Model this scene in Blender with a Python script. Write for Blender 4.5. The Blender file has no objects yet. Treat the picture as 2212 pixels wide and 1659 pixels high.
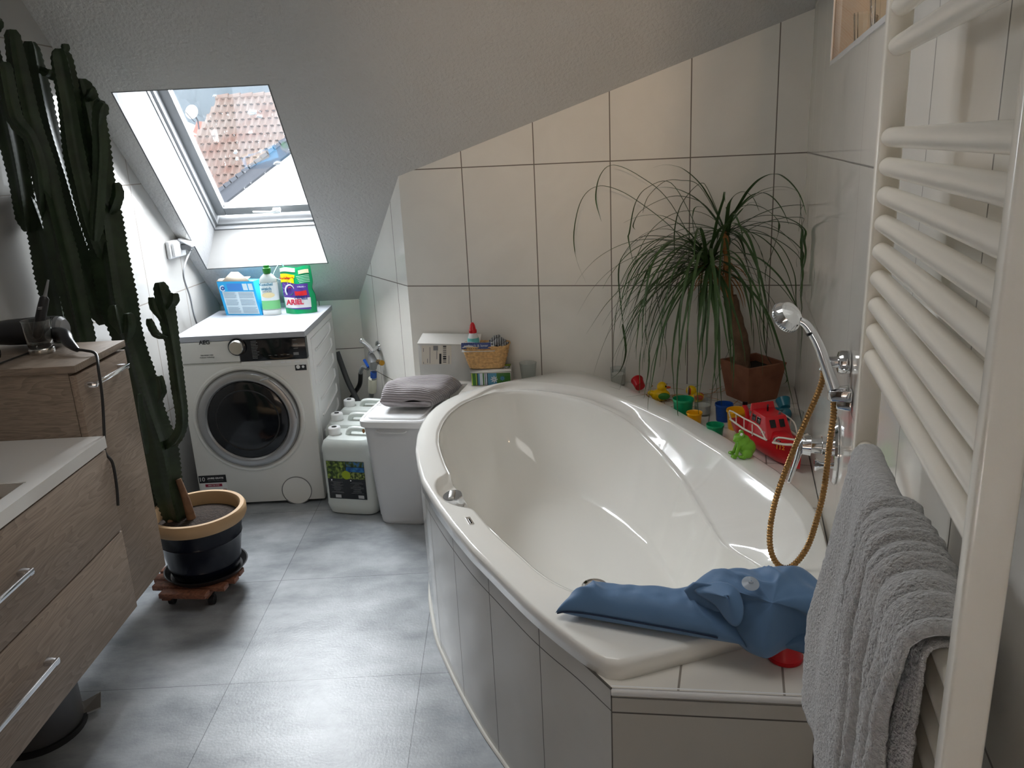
import bpy, bmesh, math, random
from mathutils import Vector, Matrix, noise
random.seed(7)
sc = bpy.context.scene
COL = sc.collection
PI = math.pi
R_ = math.radians
# ------------------------------------------------------------------ camera
H = 1.6
F = 1727.04
YAW, PITCH, ROLL = 0.0048677, 0.2859912, -0.0493925
fw = Vector((math.sin(YAW)*math.cos(PITCH), math.cos(YAW)*math.cos(PITCH), -math.sin(PITCH)))
r0 = Vector((math.cos(YAW), -math.sin(YAW), 0))
u0 = r0.cross(fw)
rt = math.cos(ROLL)*r0 + math.sin(ROLL)*u0
up = -math.sin(ROLL)*r0 + math.cos(ROLL)*u0
EYE = Vector((0, 0, H))
cam = bpy.data.objects.new('camera', bpy.data.cameras.new('camera'))
COL.objects.link(cam)
cam.data.sensor_width = 36
cam.data.lens = F/2212*36
cam.data.clip_start = 0.02
cam.data.clip_end = 300
m = Matrix((rt, up, -fw)).transposed().to_4x4()
m.translation = EYE
cam.matrix_world = m
sc.camera = cam
# ------------------------------------------------------------------ light and exposure
sc.view_settings.view_transform = 'Standard'
sc.view_settings.look = 'None'
sc.view_settings.gamma = 1
sc.view_settings.use_curve_mapping = False
sc.view_settings.exposure = 0.74
sc.cycles.max_bounces = 10
sc.cycles.diffuse_bounces = 6
sc.cycles.glossy_bounces = 5
sc.cycles.transmission_bounces = 8
sc.cycles.transparent_max_bounces = 12
sc.cycles.caustics_reflective = False
sc.cycles.caustics_refractive = False
sc.cycles.sample_clamp_indirect = 6
w = bpy.data.worlds.new('overcast_sky')
sc.world = w
w.use_nodes = True
nt = w.node_tree
bg = nt.nodes['Background']
bg.inputs[1].default_value = 31.0
tc = nt.nodes.new('ShaderNodeTexCoord')
sp = nt.nodes.new('ShaderNodeSeparateXYZ')
cr = nt.nodes.new('ShaderNodeValToRGB')
nt.links.new(tc.outputs['Generated'], sp.inputs[0])
nt.links.new(sp.outputs[2], cr.inputs[0])
nt.links.new(cr.outputs[0], bg.inputs[0])
cr.color_ramp.elements[0].position = 0.0
cr.color_ramp.elements[0].color = (.80, .84, .88, 1)
cr.color_ramp.elements[1].position = .6
cr.color_ramp.elements[1].color = (.92, .96, 1, 1)

def area(name, loc, target, size, power, color, sy=None, spread=180, portal=False):
    l = bpy.data.lights.new(name, 'AREA')
    l.energy = power
    l.color = color
    l.size = size
    if sy:
        l.shape = 'RECTANGLE'
        l.size_y = sy
    l.spread = R_(spread)
    o = bpy.data.objects.new(name, l)
    COL.objects.link(o)
    o.location = loc
    d = Vector(target) - Vector(loc)
    o.rotation_euler = d.to_track_quat('-Z', 'Y').to_euler()
    if portal:
        l.cycles.is_portal = True
    return o
WARM = (1, .72, .46)
nl = bpy.data.lights.new('assumed_niche_light', 'POINT'); nl.energy = 1.2; nl.color = WARM; nl.shadow_soft_size = .015  # assumed light source, unseen, added to warm the niche interior
NL = bpy.data.objects.new('assumed_niche_light', nl); COL.objects.link(NL); NL.location = (0.990, 2.038, 2.07)
# daylight portal over the skylight
area('skylight_portal', (-1.209, 4.08, 1.83), (-1.209, 4.08-.743, 1.83-.669), .56, 1, (1, 1, 1), .98, portal=True)
# assumed, unseen warm spot behind the camera; the added door jamb cuts its edge
sl = bpy.data.lights.new('assumed_warm_spot', 'SPOT'); sl.energy = 120; sl.color = WARM; sl.spot_size = R_(25); sl.spot_blend = 1.0; sl.shadow_soft_size = .035
WARM_SPOT = bpy.data.objects.new('assumed_warm_spot', sl); COL.objects.link(WARM_SPOT); WARM_SPOT.location = (-.47, -1.9, 2.28)
WARM_SPOT.rotation_euler = (Vector((.40, 3.5, 2.03))-WARM_SPOT.location).to_track_quat('-Z', 'Y').to_euler()
area('unseen_fill_light', (-.15, 1.75, 2.42), (.0, 2.1, 0), 1.1, 4.8, (1, .98, .95), 1.0, spread=150)  # unseen fill light, added to brighten tub and floor

# ------------------------------------------------------------------ pixel -> point helpers (measuring the photo)
def ray(x, y):
    return fw + rt*((x-1106)/F) - up*((y-829.5)/F)
def pl(x, y, p0, n):
    d = ray(x, y); n = Vector(n)
    return EYE + d*((Vector(p0)-EYE).dot(n)/d.dot(n))
def PZ(x, y, z): return pl(x, y, (0, 0, z), (0, 0, 1))
def PY(x, y, Y): return pl(x, y, (0, Y, 0), (0, 1, 0))
def PX(x, y, X): return pl(x, y, (X, 0, 0), (1, 0, 0))
A_ = R_(16.4)
E1 = Vector((math.cos(A_), -math.sin(A_), 0))
E2 = Vector((math.sin(A_), math.cos(A_), 0))
CR = Vector((1.228, 3.271, 0))
def B(a, b, z=0.0): return CR + E1*a - E2*b + Vector((0, 0, z))
def toB(p):
    d = Vector(p) - CR
    return d.dot(E1), -d.dot(E2)
def PA(x, y, a): return pl(x, y, B(a, 0), E1)
def PB(x, y, b): return pl(x, y, B(0, b), E2)
ROTB = -A_

# ------------------------------------------------------------------ mesh building
class MB:
    def __init__(s): s.v = []; s.f = []; s.uv = {}
    def add(s, vs, fs, T=None):
        n = len(s.v)
        s.v += [(T @ Vector(v)) if T is not None else Vector(v) for v in vs]
        s.f += [tuple(i+n for i in f) for f in fs]
        return s
    def box(s, c, d, rot=0, T=None):
        x, y, z = [k/2 for k in d]
        vs = [(i*x, j*y, k*z) for i in (-1, 1) for j in (-1, 1) for k in (-1, 1)]
        fs = [(0, 1, 3, 2), (4, 6, 7, 5), (0, 4, 5, 1), (2, 3, 7, 6), (0, 2, 6, 4), (1, 5, 7, 3)]
        M = Matrix.Translation(c) @ Matrix.Rotation(rot, 4, 'Z')
        if T is not None: M = M @ T
        return s.add(vs, fs, M)
    def loft(s, rings, close=True, caps=True):
        n = len(rings[0]); k = len(s.v)
        for r in rings: s.v += [Vector(p) for p in r]
        for i in range(len(rings)-1):
            for j in range(n if close else n-1):
                a = k+i*n+j; b = k+i*n+(j+1) % n
                s.f.append((a, b, b+n, a+n))
        if caps and close:
            s.f.append(tuple(k+j for j in range(n))[::-1])
            s.f.append(tuple(k+(len(rings)-1)*n+j for j in range(n)))
        return s
    def lathe(s, prof, c=(0, 0, 0), n=32, T=None, caps=True):
        rings = [[(r*math.cos(2*PI*j/n), r*math.sin(2*PI*j/n), z) for j in range(n)] for r, z in prof]
        M = Matrix.Translation(c)
        if T is not None: M = M @ T
        return s.loft([[M @ Vector(p) for p in r] for r in rings], caps=caps)
    def tube(s, pts, r, n=10, caps=True, flat=1.0):
        pts = [Vector(p) for p in pts]
        rs = r if isinstance(r, (list, tuple)) else [r]*len(pts)
        rings = []
        t0 = (pts[1]-pts[0]).normalized()
        up_ = Vector((0, 0, 1)) if abs(t0.z) < .9 else Vector((0, 1, 0))
        nx = t0.cross(up_).normalized()
        for i, p in enumerate(pts):
            t = (pts[min(i+1, len(pts)-1)]-pts[max(i-1, 0)]).normalized()
            nx = (nx - t*nx.dot(t)).normalized()
            ny = t.cross(nx)
            rings.append([p+nx*(rs[i]*math.cos(2*PI*j/n))+ny*(rs[i]*flat*math.sin(2*PI*j/n)) for j in range(n)])
        return s.loft(rings, caps=caps)
    def ell(s, c, r, n=20, m_=12, T=None):
        vs = []; fs = []
        for i in range(m_+1):
            th = PI*i/m_
            for j in range(n):
                ph = 2*PI*j/n
                vs.append((r[0]*math.sin(th)*math.cos(ph), r[1]*math.sin(th)*math.sin(ph), r[2]*math.cos(th)))
        for i in range(m_):
            for j in range(n):
                fs.append((i*n+j, (i+1)*n+j, (i+1)*n+(j+1) % n, i*n+(j+1) % n))
        M = Matrix.Translation(c)
        if T is not None: M = M @ T
        return s.add(vs, fs, M)
    def prism(s, pts, z0, z1):
        n = len(pts)
        s.add([(p[0], p[1], z0) for p in pts]+[(p[0], p[1], z1) for p in pts],
              [tuple(range(n))[::-1], tuple(range(n, 2*n))]+[(i, (i+1) % n, n+(i+1) % n, n+i) for i in range(n)])
        return s
    def extr(s, pts, d):
        n = len(pts); d = Vector(d)
        return s.add([Vector(p) for p in pts]+[Vector(p)+d for p in pts],
                     [tuple(range(n))[::-1], tuple(range(n, 2*n))]+[(i, (i+1) % n, n+(i+1) % n, n+i) for i in range(n)])
    def grid(s, f, nu, nv):
        k = len(s.v)
        for i in range(nu+1):
            for j in range(nv+1): s.v.append(Vector(f(i/nu, j/nv)))
        for i in range(nu):
            for j in range(nv):
                a = k+i*(nv+1)+j
                s.f.append((a, a+nv+1, a+nv+2, a+1))
        return s

def smooth_path(pts, n=8):
    pts = [Vector(p) for p in pts]
    out = []
    for i in range(len(pts)-1):
        p0 = pts[max(i-1, 0)]; p1 = pts[i]; p2 = pts[i+1]; p3 = pts[min(i+2, len(pts)-1)]
        for k in range(n):
            t = k/n
            out.append(.5*((2*p1)+(p2-p0)*t+(2*p0-5*p1+4*p2-p3)*t*t+(3*p1-p0-3*p2+p3)*t**3))
    out.append(pts[-1])
    return out

def tag(o, label=None, cat=None, group=None, kind=None):
    if label: o['label'] = label
    if cat: o['category'] = cat
    if group: o['group'] = group
    if kind: o['kind'] = kind
    return o
WL = {}
def thing(name, label, cat, loc=(0, 0, 0), rot=0, group=None):
    o = bpy.data.objects.new(name, None)
    o.empty_display_size = .05
    COL.objects.link(o)
    o.location = loc
    o.rotation_euler = (0, 0, rot)
    tag(o, label, cat, group)
    WL[o] = Vector(loc)
    return o
def obj(name, mb, mat, parent=None, bevel=0, ang=35, local=False, seg=2, uvf=None, sub=0, label=None, merge=0):
    me = bpy.data.meshes.new(name)
    if parent is not None:
        off = Vector((0, 0, 0)) if local else WL[parent]
    elif local:
        off = Vector((0, 0, 0))
    else:
        xs = [v.x for v in mb.v]; ys = [v.y for v in mb.v]; zs = [v.z for v in mb.v]
        off = Vector(((min(xs)+max(xs))/2, (min(ys)+max(ys))/2, min(zs)))
    me.from_pydata([v-off for v in mb.v], [], mb.f)
    if uvf:
        ul = me.uv_layers.new(name='UVMap')
        for p in me.polygons:
            for li in p.loop_indices:
                ul.data[li].uv = uvf(mb.v[me.loops[li].vertex_index], p)
    if bevel or merge:
        bm = bmesh.new(); bm.from_mesh(me)
        if merge: bmesh.ops.remove_doubles(bm, verts=bm.verts, dist=merge)
        if bevel:
            ed = [e for e in bm.edges if len(e.link_faces) == 2 and e.calc_face_angle(0) > R_(30)]
            bmesh.ops.bevel(bm, geom=ed, offset=bevel, segments=seg, affect='EDGES', profile=.5, clamp_overlap=True)
        bm.to_mesh(me); bm.free()
    bm = bmesh.new(); bm.from_mesh(me)
    bmesh.ops.recalc_face_normals(bm, faces=bm.faces)
    bm.to_mesh(me); bm.free()
    for p in me.polygons: p.use_smooth = True
    try: me.set_sharp_from_angle(angle=R_(ang))
    except Exception: pass
    for mt in (mat if isinstance(mat, (list, tuple)) else [mat]): me.materials.append(mt)
    o = bpy.data.objects.new(name, me)
    COL.objects.link(o)
    if parent is not None:
        o.parent = parent; WL[o] = WL[parent]
        if local: WL[o] = WL[parent]
    elif not local:
        o.location = off; WL[o] = off
    else: WL[o] = Vector((0, 0, 0))
    if sub:
        md = o.modifiers.new('s', 'SUBSURF'); md.levels = sub; md.render_levels = sub
    if label: o['label'] = label
    return o
def struct(name, mb, mat, parent=None, **k):
    o = obj(name, mb, mat, parent, **k)
    if parent is None: o['kind'] = 'structure'
    return o
def blob(o, vox, sm=6):
    md = o.modifiers.new('r', 'REMESH'); md.mode = 'VOXEL'; md.voxel_size = vox; md.use_smooth_shade = True
    md = o.modifiers.new('sm', 'SMOOTH'); md.iterations = sm; md.factor = .5
    return o
def copy_tree(o, parent=None):
    c = o.copy(); COL.objects.link(c)
    if parent is not None: c.parent = parent
    for ch in list(o.children): copy_tree(ch, c)
    return c
def text(name, body, size, mat, parent, origin, xdir, ydir, extrude=.0004, bold=0, sx=1.0, align='CENTER', label=None):
    cu = bpy.data.curves.new('t', 'FONT')
    cu.body = body; cu.size = size; cu.extrude = extrude; cu.offset = bold
    cu.align_x = align; cu.align_y = 'CENTER'; cu.resolution_u = 3
    ot = bpy.data.objects.new('t', cu); COL.objects.link(ot)
    dg = bpy.context.evaluated_depsgraph_get()
    me = bpy.data.meshes.new_from_object(ot.evaluated_get(dg))
    bpy.data.objects.remove(ot)
    X = Vector(xdir).normalized(); Y = Vector(ydir).normalized(); Y = (Y-X*Y.dot(X)).normalized(); Z = X.cross(Y)
    M = Matrix((X, Y, Z)).transposed().to_4x4()
    M.translation = Vector(origin) - WL[parent]
    me.transform(M @ Matrix.Diagonal((sx, 1, 1, 1)))
    me.materials.clear(); me.materials.append(mat)
    o = bpy.data.objects.new(name, me); COL.objects.link(o); o.parent = parent; WL[o] = WL[parent]
    if label: o['label'] = label
    return o

# ------------------------------------------------------------------ materials
def srgb(r, g, b):
    f = lambda c: (c/255/12.92) if c/255 <= .04045 else ((c/255+.055)/1.055)**2.4
    return (f(r), f(g), f(b), 1)
def mat(name, col, rough=.5, metal=0, spec=.5, coat=0, trans=0, ior=1.45, bump=0, bscale=50, bdetail=3, var=0, vscale=5, sss=0, emit=0, alpha=1, sheen=0, bdist=.002):
    mt = bpy.data.materials.new(name); mt.use_nodes = True
    n = mt.node_tree; b = n.nodes['Principled BSDF']
    col = tuple(col)[:3]+(1,)
    b.inputs['Base Color'].default_value = col
    b.inputs['Roughness'].default_value = rough
    b.inputs['Metallic'].default_value = metal
    b.inputs['Specular IOR Level'].default_value = spec
    b.inputs['Coat Weight'].default_value = coat
    b.inputs['Coat Roughness'].default_value = .05
    b.inputs['Transmission Weight'].default_value = trans
    b.inputs['IOR'].default_value = ior
    b.inputs['Sheen Weight'].default_value = sheen
    if sss:
        b.inputs['Subsurface Weight'].default_value = sss
        b.inputs['Subsurface Radius'].default_value = (.02, .02, .02)
    if alpha < 1: b.inputs['Alpha'].default_value = alpha
    t = n.nodes.new('ShaderNodeTexCoord')
    if bump:
        no = n.nodes.new('ShaderNodeTexNoise'); no.inputs['Scale'].default_value = bscale; no.inputs['Detail'].default_value = bdetail
        bp = n.nodes.new('ShaderNodeBump'); bp.inputs['Strength'].default_value = bump; bp.inputs['Distance'].default_value = bdist
        n.links.new(t.outputs['Object'], no.inputs[0]); n.links.new(no.outputs[0], bp.inputs['Height']); n.links.new(bp.outputs[0], b.inputs['Normal'])
    if var:
        no = n.nodes.new('ShaderNodeTexNoise'); no.inputs['Scale'].default_value = vscale; no.inputs['Detail'].default_value = 6
        mx = n.nodes.new('ShaderNodeMix'); mx.data_type = 'RGBA'
        mr = n.nodes.new('ShaderNodeMapRange'); mr.inputs[1].default_value = .3; mr.inputs[2].default_value = .7
        n.links.new(t.outputs['Object'], no.inputs[0]); n.links.new(no.outputs[0], mr.inputs[0]); n.links.new(mr.outputs[0], mx.inputs[0])
        mx.inputs[6].default_value = tuple(c*(1-var) for c in col[:3])+(1,)
        mx.inputs[7].default_value = tuple(min(1, c*(1+var)) for c in col[:3])+(1,)
        n.links.new(mx.outputs[2], b.inputs['Base Color'])
    return mt
def tile_mat(name, tw, th, offu, offv, col, grout, rough=.1, msz=.0027, vein=.05, bump=.25):
    mt = mat(name, col, rough, spec=.5)
    n = mt.node_tree; b = n.nodes['Principled BSDF']
    uv = n.nodes.new('ShaderNodeUVMap')
    mp = n.nodes.new('ShaderNodeMapping'); mp.inputs['Location'].default_value = (-offu, -offv, 0)
    br = n.nodes.new('ShaderNodeTexBrick'); br.offset = 0; br.squash = 1
    br.inputs['Scale'].default_value = 1; br.inputs['Brick Width'].default_value = tw; br.inputs['Row Height'].default_value = th
    br.inputs['Mortar Size'].default_value = msz; br.inputs['Mortar Smooth'].default_value = .3
    br.inputs['Bias'].default_value = -1
    br.inputs['Color1'].default_value = col; br.inputs['Color2'].default_value = col; br.inputs['Mortar'].default_value = grout
    n.links.new(uv.outputs[0], mp.inputs[0]); n.links.new(mp.outputs[0], br.inputs[0])
    no = n.nodes.new('ShaderNodeTexNoise'); no.inputs['Scale'].default_value = 3; no.inputs['Detail'].default_value = 7; no.inputs['Distortion'].default_value = 1.5
    n.links.new(uv.outputs[0], no.inputs[0])
    mr = n.nodes.new('ShaderNodeMapRange'); mr.inputs[1].default_value = .35; mr.inputs[2].default_value = .65; mr.inputs[3].default_value = 1-vein; mr.inputs[4].default_value = 1
    n.links.new(no.outputs[0], mr.inputs[0])
    mx = n.nodes.new('ShaderNodeVectorMath'); mx.operation = 'SCALE'
    n.links.new(br.outputs['Color'], mx.inputs[0]); n.links.new(mr.outputs[0], mx.inputs['Scale'])
    n.links.new(mx.outputs[0], b.inputs['Base Color'])
    rr = n.nodes.new('ShaderNodeMapRange'); rr.inputs[3].default_value = rough; rr.inputs[4].default_value = .8
    n.links.new(br.outputs['Fac'], rr.inputs[0]); n.links.new(rr.outputs[0], b.inputs['Roughness'])
    bp = n.nodes.new('ShaderNodeBump'); bp.inputs['Strength'].default_value = bump; bp.inputs['Distance'].default_value = .002; bp.invert = True
    n.links.new(br.outputs['Fac'], bp.inputs['Height']); n.links.new(bp.outputs[0], b.inputs['Normal'])
    return mt
TILE = srgb(232, 229, 222); GROUT = srgb(120, 112, 104)
M_tback = tile_mat('tiles_back', .331, .529, -.121+.331, .472, TILE, GROUT)
M_tright = tile_mat('tiles_right', .331, .529, .2, .472, TILE, srgb(140, 136, 130), rough=.06)
M_tleft = tile_mat('tiles_left', .345, .521, .215, .485, srgb(166, 165, 162), GROUT)  # same tile as the other walls, colour darkened to offset direct skylight
M_tstub = tile_mat('tiles_stub', .331, .529, .23, .472, TILE, GROUT)
M_tfar = tile_mat('tiles_far', .331, .529, .205, .045, TILE, GROUT)
M_tapron = tile_mat('tiles_apron', .266, .53, 0, -.025, srgb(200, 198, 192), srgb(96, 92, 88), msz=.0018)  # wall tile darkened, the apron's shade is put into the colour
M_tdeck = tile_mat('tiles_deck', .20, .33, .06, .1, srgb(222, 218, 210), srgb(140, 132, 124), rough=.15)

def floor_mat():
    mt = mat('concrete_vinyl', (.3, .3, .3), .38)
    n = mt.node_tree; b = n.nodes['Principled BSDF']
    uv = n.nodes.new('ShaderNodeUVMap')
    mp = n.nodes.new('ShaderNodeMapping'); mp.inputs['Location'].default_value = (.327, -2.203, 0)
    br = n.nodes.new('ShaderNodeTexBrick'); br.offset = 0; br.squash = 1
    br.inputs['Scale'].default_value = 1; br.inputs['Brick Width'].default_value = .6135; br.inputs['Row Height'].default_value = .641
    br.inputs['Mortar Size'].default_value = .0012; br.inputs['Bias'].default_value = 0
    br.inputs['Color1'].default_value = (.92, .92, .92, 1); br.inputs['Color2'].default_value = (1.06, 1.06, 1.06, 1); br.inputs['Mortar'].default_value = (.35, .35, .36, 1)
    n.links.new(uv.outputs[0], mp.inputs[0]); n.links.new(mp.outputs[0], br.inputs[0])
    n1 = n.nodes.new('ShaderNodeTexNoise'); n1.inputs['Scale'].default_value = 4.5; n1.inputs['Detail'].default_value = 9; n1.inputs['Roughness'].default_value = .62
    m2 = n.nodes.new('ShaderNodeMapping'); m2.inputs['Scale'].default_value = (.75, 1.3, 1)
    n.links.new(uv.outputs[0], m2.inputs[0]); n.links.new(m2.outputs[0], n1.inputs[0])
    cr = n.nodes.new('ShaderNodeValToRGB'); cr.color_ramp.elements[0].position = .3; cr.color_ramp.elements[0].color = srgb(116, 122, 127)
    cr.color_ramp.elements[1].position = .72; cr.color_ramp.elements[1].color = srgb(184, 188, 192)
    n.links.new(n1.outputs[0], cr.inputs[0])
    mx = n.nodes.new('ShaderNodeMix'); mx.data_type = 'RGBA'; mx.blend_type = 'MULTIPLY'; mx.inputs[0].default_value = 1
    n.links.new(cr.outputs[0], mx.inputs[6]); n.links.new(br.outputs['Color'], mx.inputs[7]); n.links.new(mx.outputs[2], b.inputs['Base Color'])
    n3 = n.nodes.new('ShaderNodeTexNoise'); n3.inputs['Scale'].default_value = 120; n3.inputs['Detail'].default_value = 4
    n.links.new(uv.outputs[0], n3.inputs[0])
    bp = n.nodes.new('ShaderNodeBump'); bp.inputs['Strength'].default_value = .25; bp.inputs['Distance'].default_value = .002
    n.links.new(n3.outputs[0], bp.inputs['Height']); n.links.new(bp.outputs[0], b.inputs['Normal'])
    return mt
def wood_mat(name, c1, c2, horiz=True, rough=.5, sc3=None):
    mt = mat(name, c1, rough)
    n = mt.node_tree; b = n.nodes['Principled BSDF']
    t = n.nodes.new('ShaderNodeTexCoord')
    mp = n.nodes.new('ShaderNodeMapping'); mp.inputs['Scale'].default_value = sc3 or (3, 1.1, 7)
    n.links.new(t.outputs['Object'], mp.inputs[0])
    no = n.nodes.new('ShaderNodeTexNoise'); no.inputs['Scale'].default_value = 1.6; no.inputs['Detail'].default_value = 2
    n.links.new(mp.outputs[0], no.inputs[0])
    wv = n.nodes.new('ShaderNodeMath'); wv.operation = 'MULTIPLY'; wv.inputs[1].default_value = 26
    n.links.new(no.outputs[0], wv.inputs[0])
    fr = n.nodes.new('ShaderNodeMath'); fr.operation = 'FRACT'; n.links.new(wv.outputs[0], fr.inputs[0])
    mp2 = n.nodes.new('ShaderNodeMapping'); mp2.inputs['Scale'].default_value = tuple(k*f for k, f in zip(sc3 or (3, 1.1, 7), (18, 3.5, 30)))
    n.links.new(t.outputs['Object'], mp2.inputs[0])
    n2 = n.nodes.new('ShaderNodeTexNoise'); n2.inputs['Scale'].default_value = 1.5; n2.inputs['Detail'].default_value = 4
    n.links.new(mp2.outputs[0], n2.inputs[0])
    ad = n.nodes.new('ShaderNodeMath'); ad.operation = 'MULTIPLY_ADD'; ad.inputs[1].default_value = .32
    n.links.new(fr.outputs[0], ad.inputs[0]); n.links.new(n2.outputs[0], ad.inputs[2])
    cr = n.nodes.new('ShaderNodeValToRGB'); cr.color_ramp.elements[0].position = .35; cr.color_ramp.elements[0].color = c1
    cr.color_ramp.elements[1].position = .85; cr.color_ramp.elements[1].color = c2
    n.links.new(ad.outputs[0], cr.inputs[0]); n.links.new(cr.outputs[0], b.inputs['Base Color'])
    return mt
M_floor = floor_mat()
M_plaster = mat('rough_plaster', srgb(184, 184, 182), .9, bump=.9, bscale=75, bdetail=2, bdist=.006)
M_plain = mat('painted_plaster', srgb(236, 236, 232), .8, bump=.4, bscale=25, bdetail=3, bdist=.004)
M_dark = mat('dark_outside', (.02, .02, .02), .9)
M_wood = wood_mat('ash_veneer', srgb(116, 101, 88), srgb(150, 133, 118))
M_woodside = wood_mat('ash_veneer_side', srgb(112, 98, 85), srgb(142, 127, 112), sc3=(1.1, 3, 7))
M_ceramic = mat('sanitary_acrylic', srgb(240, 239, 234), .09, spec=.5, coat=.3)
M_chrome = mat('chrome', (.75, .76, .78), .08, metal=1)
M_steel = mat('brushed_steel', (.62, .61, .58), .28, metal=1)
M_white = mat('white_enamel', srgb(232, 233, 234), .25, spec=.5)
M_washfront = mat('washer_front', srgb(222, 222, 218), .3)
M_black = mat('black_gloss', (.008, .009, .011), .08)
M_blackm = mat('black_matte', (.012, .012, .013), .45)
M_grey = mat('grey_plastic', srgb(120, 122, 124), .4)
M_textw = mat('print_white', srgb(225, 225, 225), .6)
M_textd = mat('print_dark', srgb(30, 32, 36), .6)
M_rad = mat('radiator_enamel', srgb(238, 233, 222), .22, spec=.5)
M_glass = mat('clear_glass', (.95, .97, .96), .02, trans=1, ior=1.45)
def thin_clear(name, tint=(1, 1, 1, 1), gloss=.05):
    mt = bpy.data.materials.new(name); mt.use_nodes = True; n = mt.node_tree; n.nodes.clear()
    o = n.nodes.new('ShaderNodeOutputMaterial'); t = n.nodes.new('ShaderNodeBsdfTransparent'); g = n.nodes.new('ShaderNodeBsdfGlossy'); mx = n.nodes.new('ShaderNodeMixShader'); lw = n.nodes.new('ShaderNodeLayerWeight')
    pw_ = n.nodes.new('ShaderNodeMath'); pw_.operation = 'POWER'; pw_.inputs[1].default_value = 4.0; fr = n.nodes.new('ShaderNodeMath'); fr.operation = 'MULTIPLY_ADD'; fr.inputs[1].default_value = .9; fr.inputs[2].default_value = gloss
    n.links.new(lw.outputs['Facing'], pw_.inputs[0]); n.links.new(pw_.outputs[0], fr.inputs[0])
    t.inputs[0].default_value = tint; g.inputs['Roughness'].default_value = .02
    n.links.new(fr.outputs[0], mx.inputs[0]); n.links.new(t.outputs[0], mx.inputs[1]); n.links.new(g.outputs[0], mx.inputs[2]); n.links.new(mx.outputs[0], o.inputs[0])
    return mt
M_pane = thin_clear('window_glass')
M_thin = thin_clear('thin_clear_plastic', (.93, .95, .95, 1))
M_cactus = mat('cactus_skin', srgb(36, 50, 31), .5, var=.35, vscale=18)
M_bark = mat('cactus_bark', srgb(112, 84, 64), .85, bump=.8, bscale=60, var=.3, vscale=30)
M_terra = mat('terracotta', srgb(142, 92, 68), .8, var=.25, vscale=14, bump=.2, bscale=60)
M_rimclay = mat('cream_clay', srgb(172, 142, 106), .6, var=.08, vscale=10)
M_bluegl = mat('navy_glaze', srgb(16, 19, 30), .22, spec=.3)
M_soil = mat('potting_soil', srgb(44, 34, 27), .95, bump=1, bscale=120, bdist=.01, var=.4, vscale=60)
M_rubber = mat('black_rubber', (.01, .01, .01), .5)
M_redwood = wood_mat('reddish_slats', srgb(88, 52, 40), srgb(140, 92, 70), sc3=(3, 9, 9))
M_leaf = mat('leaf_green', srgb(58, 84, 44), .45, var=.3, vscale=12)
M_leafdry = mat('dry_leaf', srgb(160, 112, 66), .8, var=.2, vscale=30)
M_trunk = mat('palm_bark', srgb(118, 92, 72), .9, bump=1, bscale=45, bdist=.006, var=.25, vscale=22)
M_hose = mat('brass_hose', srgb(148, 112, 66), .3, metal=.7)
def plastic(n, c, r=.3, **k): return mat(n, srgb(*c), r, **k)
M_red = plastic('red_plastic', (196, 24, 34)); M_yel = plastic('yellow_plastic', (236, 176, 20)); M_green = plastic('green_plastic', (20, 150, 100))
M_blue = plastic('blue_plastic', (20, 70, 150)); M_teal = plastic('teal_plastic', (30, 110, 130)); M_frog = plastic('frog_green', (112, 168, 44), .35)
M_orange = plastic('orange_plastic', (216, 80, 30)); M_wax = mat('wax', srgb(225, 222, 214), .5, sss=.2)
M_blkred = plastic('dark_red_gloss', (80, 10, 26), .12)

# ------------------------------------------------------------------ room shell
K = 1.11
def zc(y): return 1.506-(y-3.763)*K
NRM = Vector((0, K, 1)).normalized(); DSL = Vector((0, 1, -K)).normalized()
P0 = Vector((0, 3.763, 1.506))
YF = 3.763-(2.45-1.506)/K
def wall(name, p, q, tops, mt, out, u0_=0.0, zmin=0.0):
    """p,q ground ends; tops list of (t,z) along p->q; extruded outward"""
    p = Vector((p[0], p[1], 0)); q = Vector((q[0], q[1], 0)); d = q-p; L = d.length
    pts = [p+Vector((0, 0, zmin)), q+Vector((0, 0, zmin))]+[p+d*t+Vector((0, 0, z)) for t, z in tops[::-1]]
    mb = MB().extr(pts, Vector(out)*.12)
    dn = d.normalized()
    return struct(name, mb, mt, uvf=lambda v, f: ((v-p).dot(dn)+u0_, v.z), ang=20)
XL = lambda y: -1.651+.092*(y-3.259)
wl0 = (XL(-.9), -.9); wl1 = (XL(4.355), 4.355)
ex = .015
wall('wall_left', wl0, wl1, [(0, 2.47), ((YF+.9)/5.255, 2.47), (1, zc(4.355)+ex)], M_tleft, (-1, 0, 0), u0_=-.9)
kn = (-.795, 4.355); st = (-.452, 3.765)
wall('wall_far', wl1, kn, [(0, zc(4.355)+ex), (1, zc(4.355)+ex)], M_tfar, (0, 1, 0))
sn = Vector((3.765-4.355, -(-.452+.795), 0)).normalized()*-1
wall('wall_stub', kn, st, [(0, zc(4.355)+ex), (1, zc(3.765)+ex)], M_tstub, -sn if sn.x < 0 else sn)
bc = B(0, 0)
LB = (Vector((st[0], st[1], 0))-bc).length
wall('wall_back', st, (bc.x, bc.y), [(0, zc(st[1])+ex), (1, zc(bc.y)+ex)], M_tback, E2, u0_=-LB)
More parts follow.
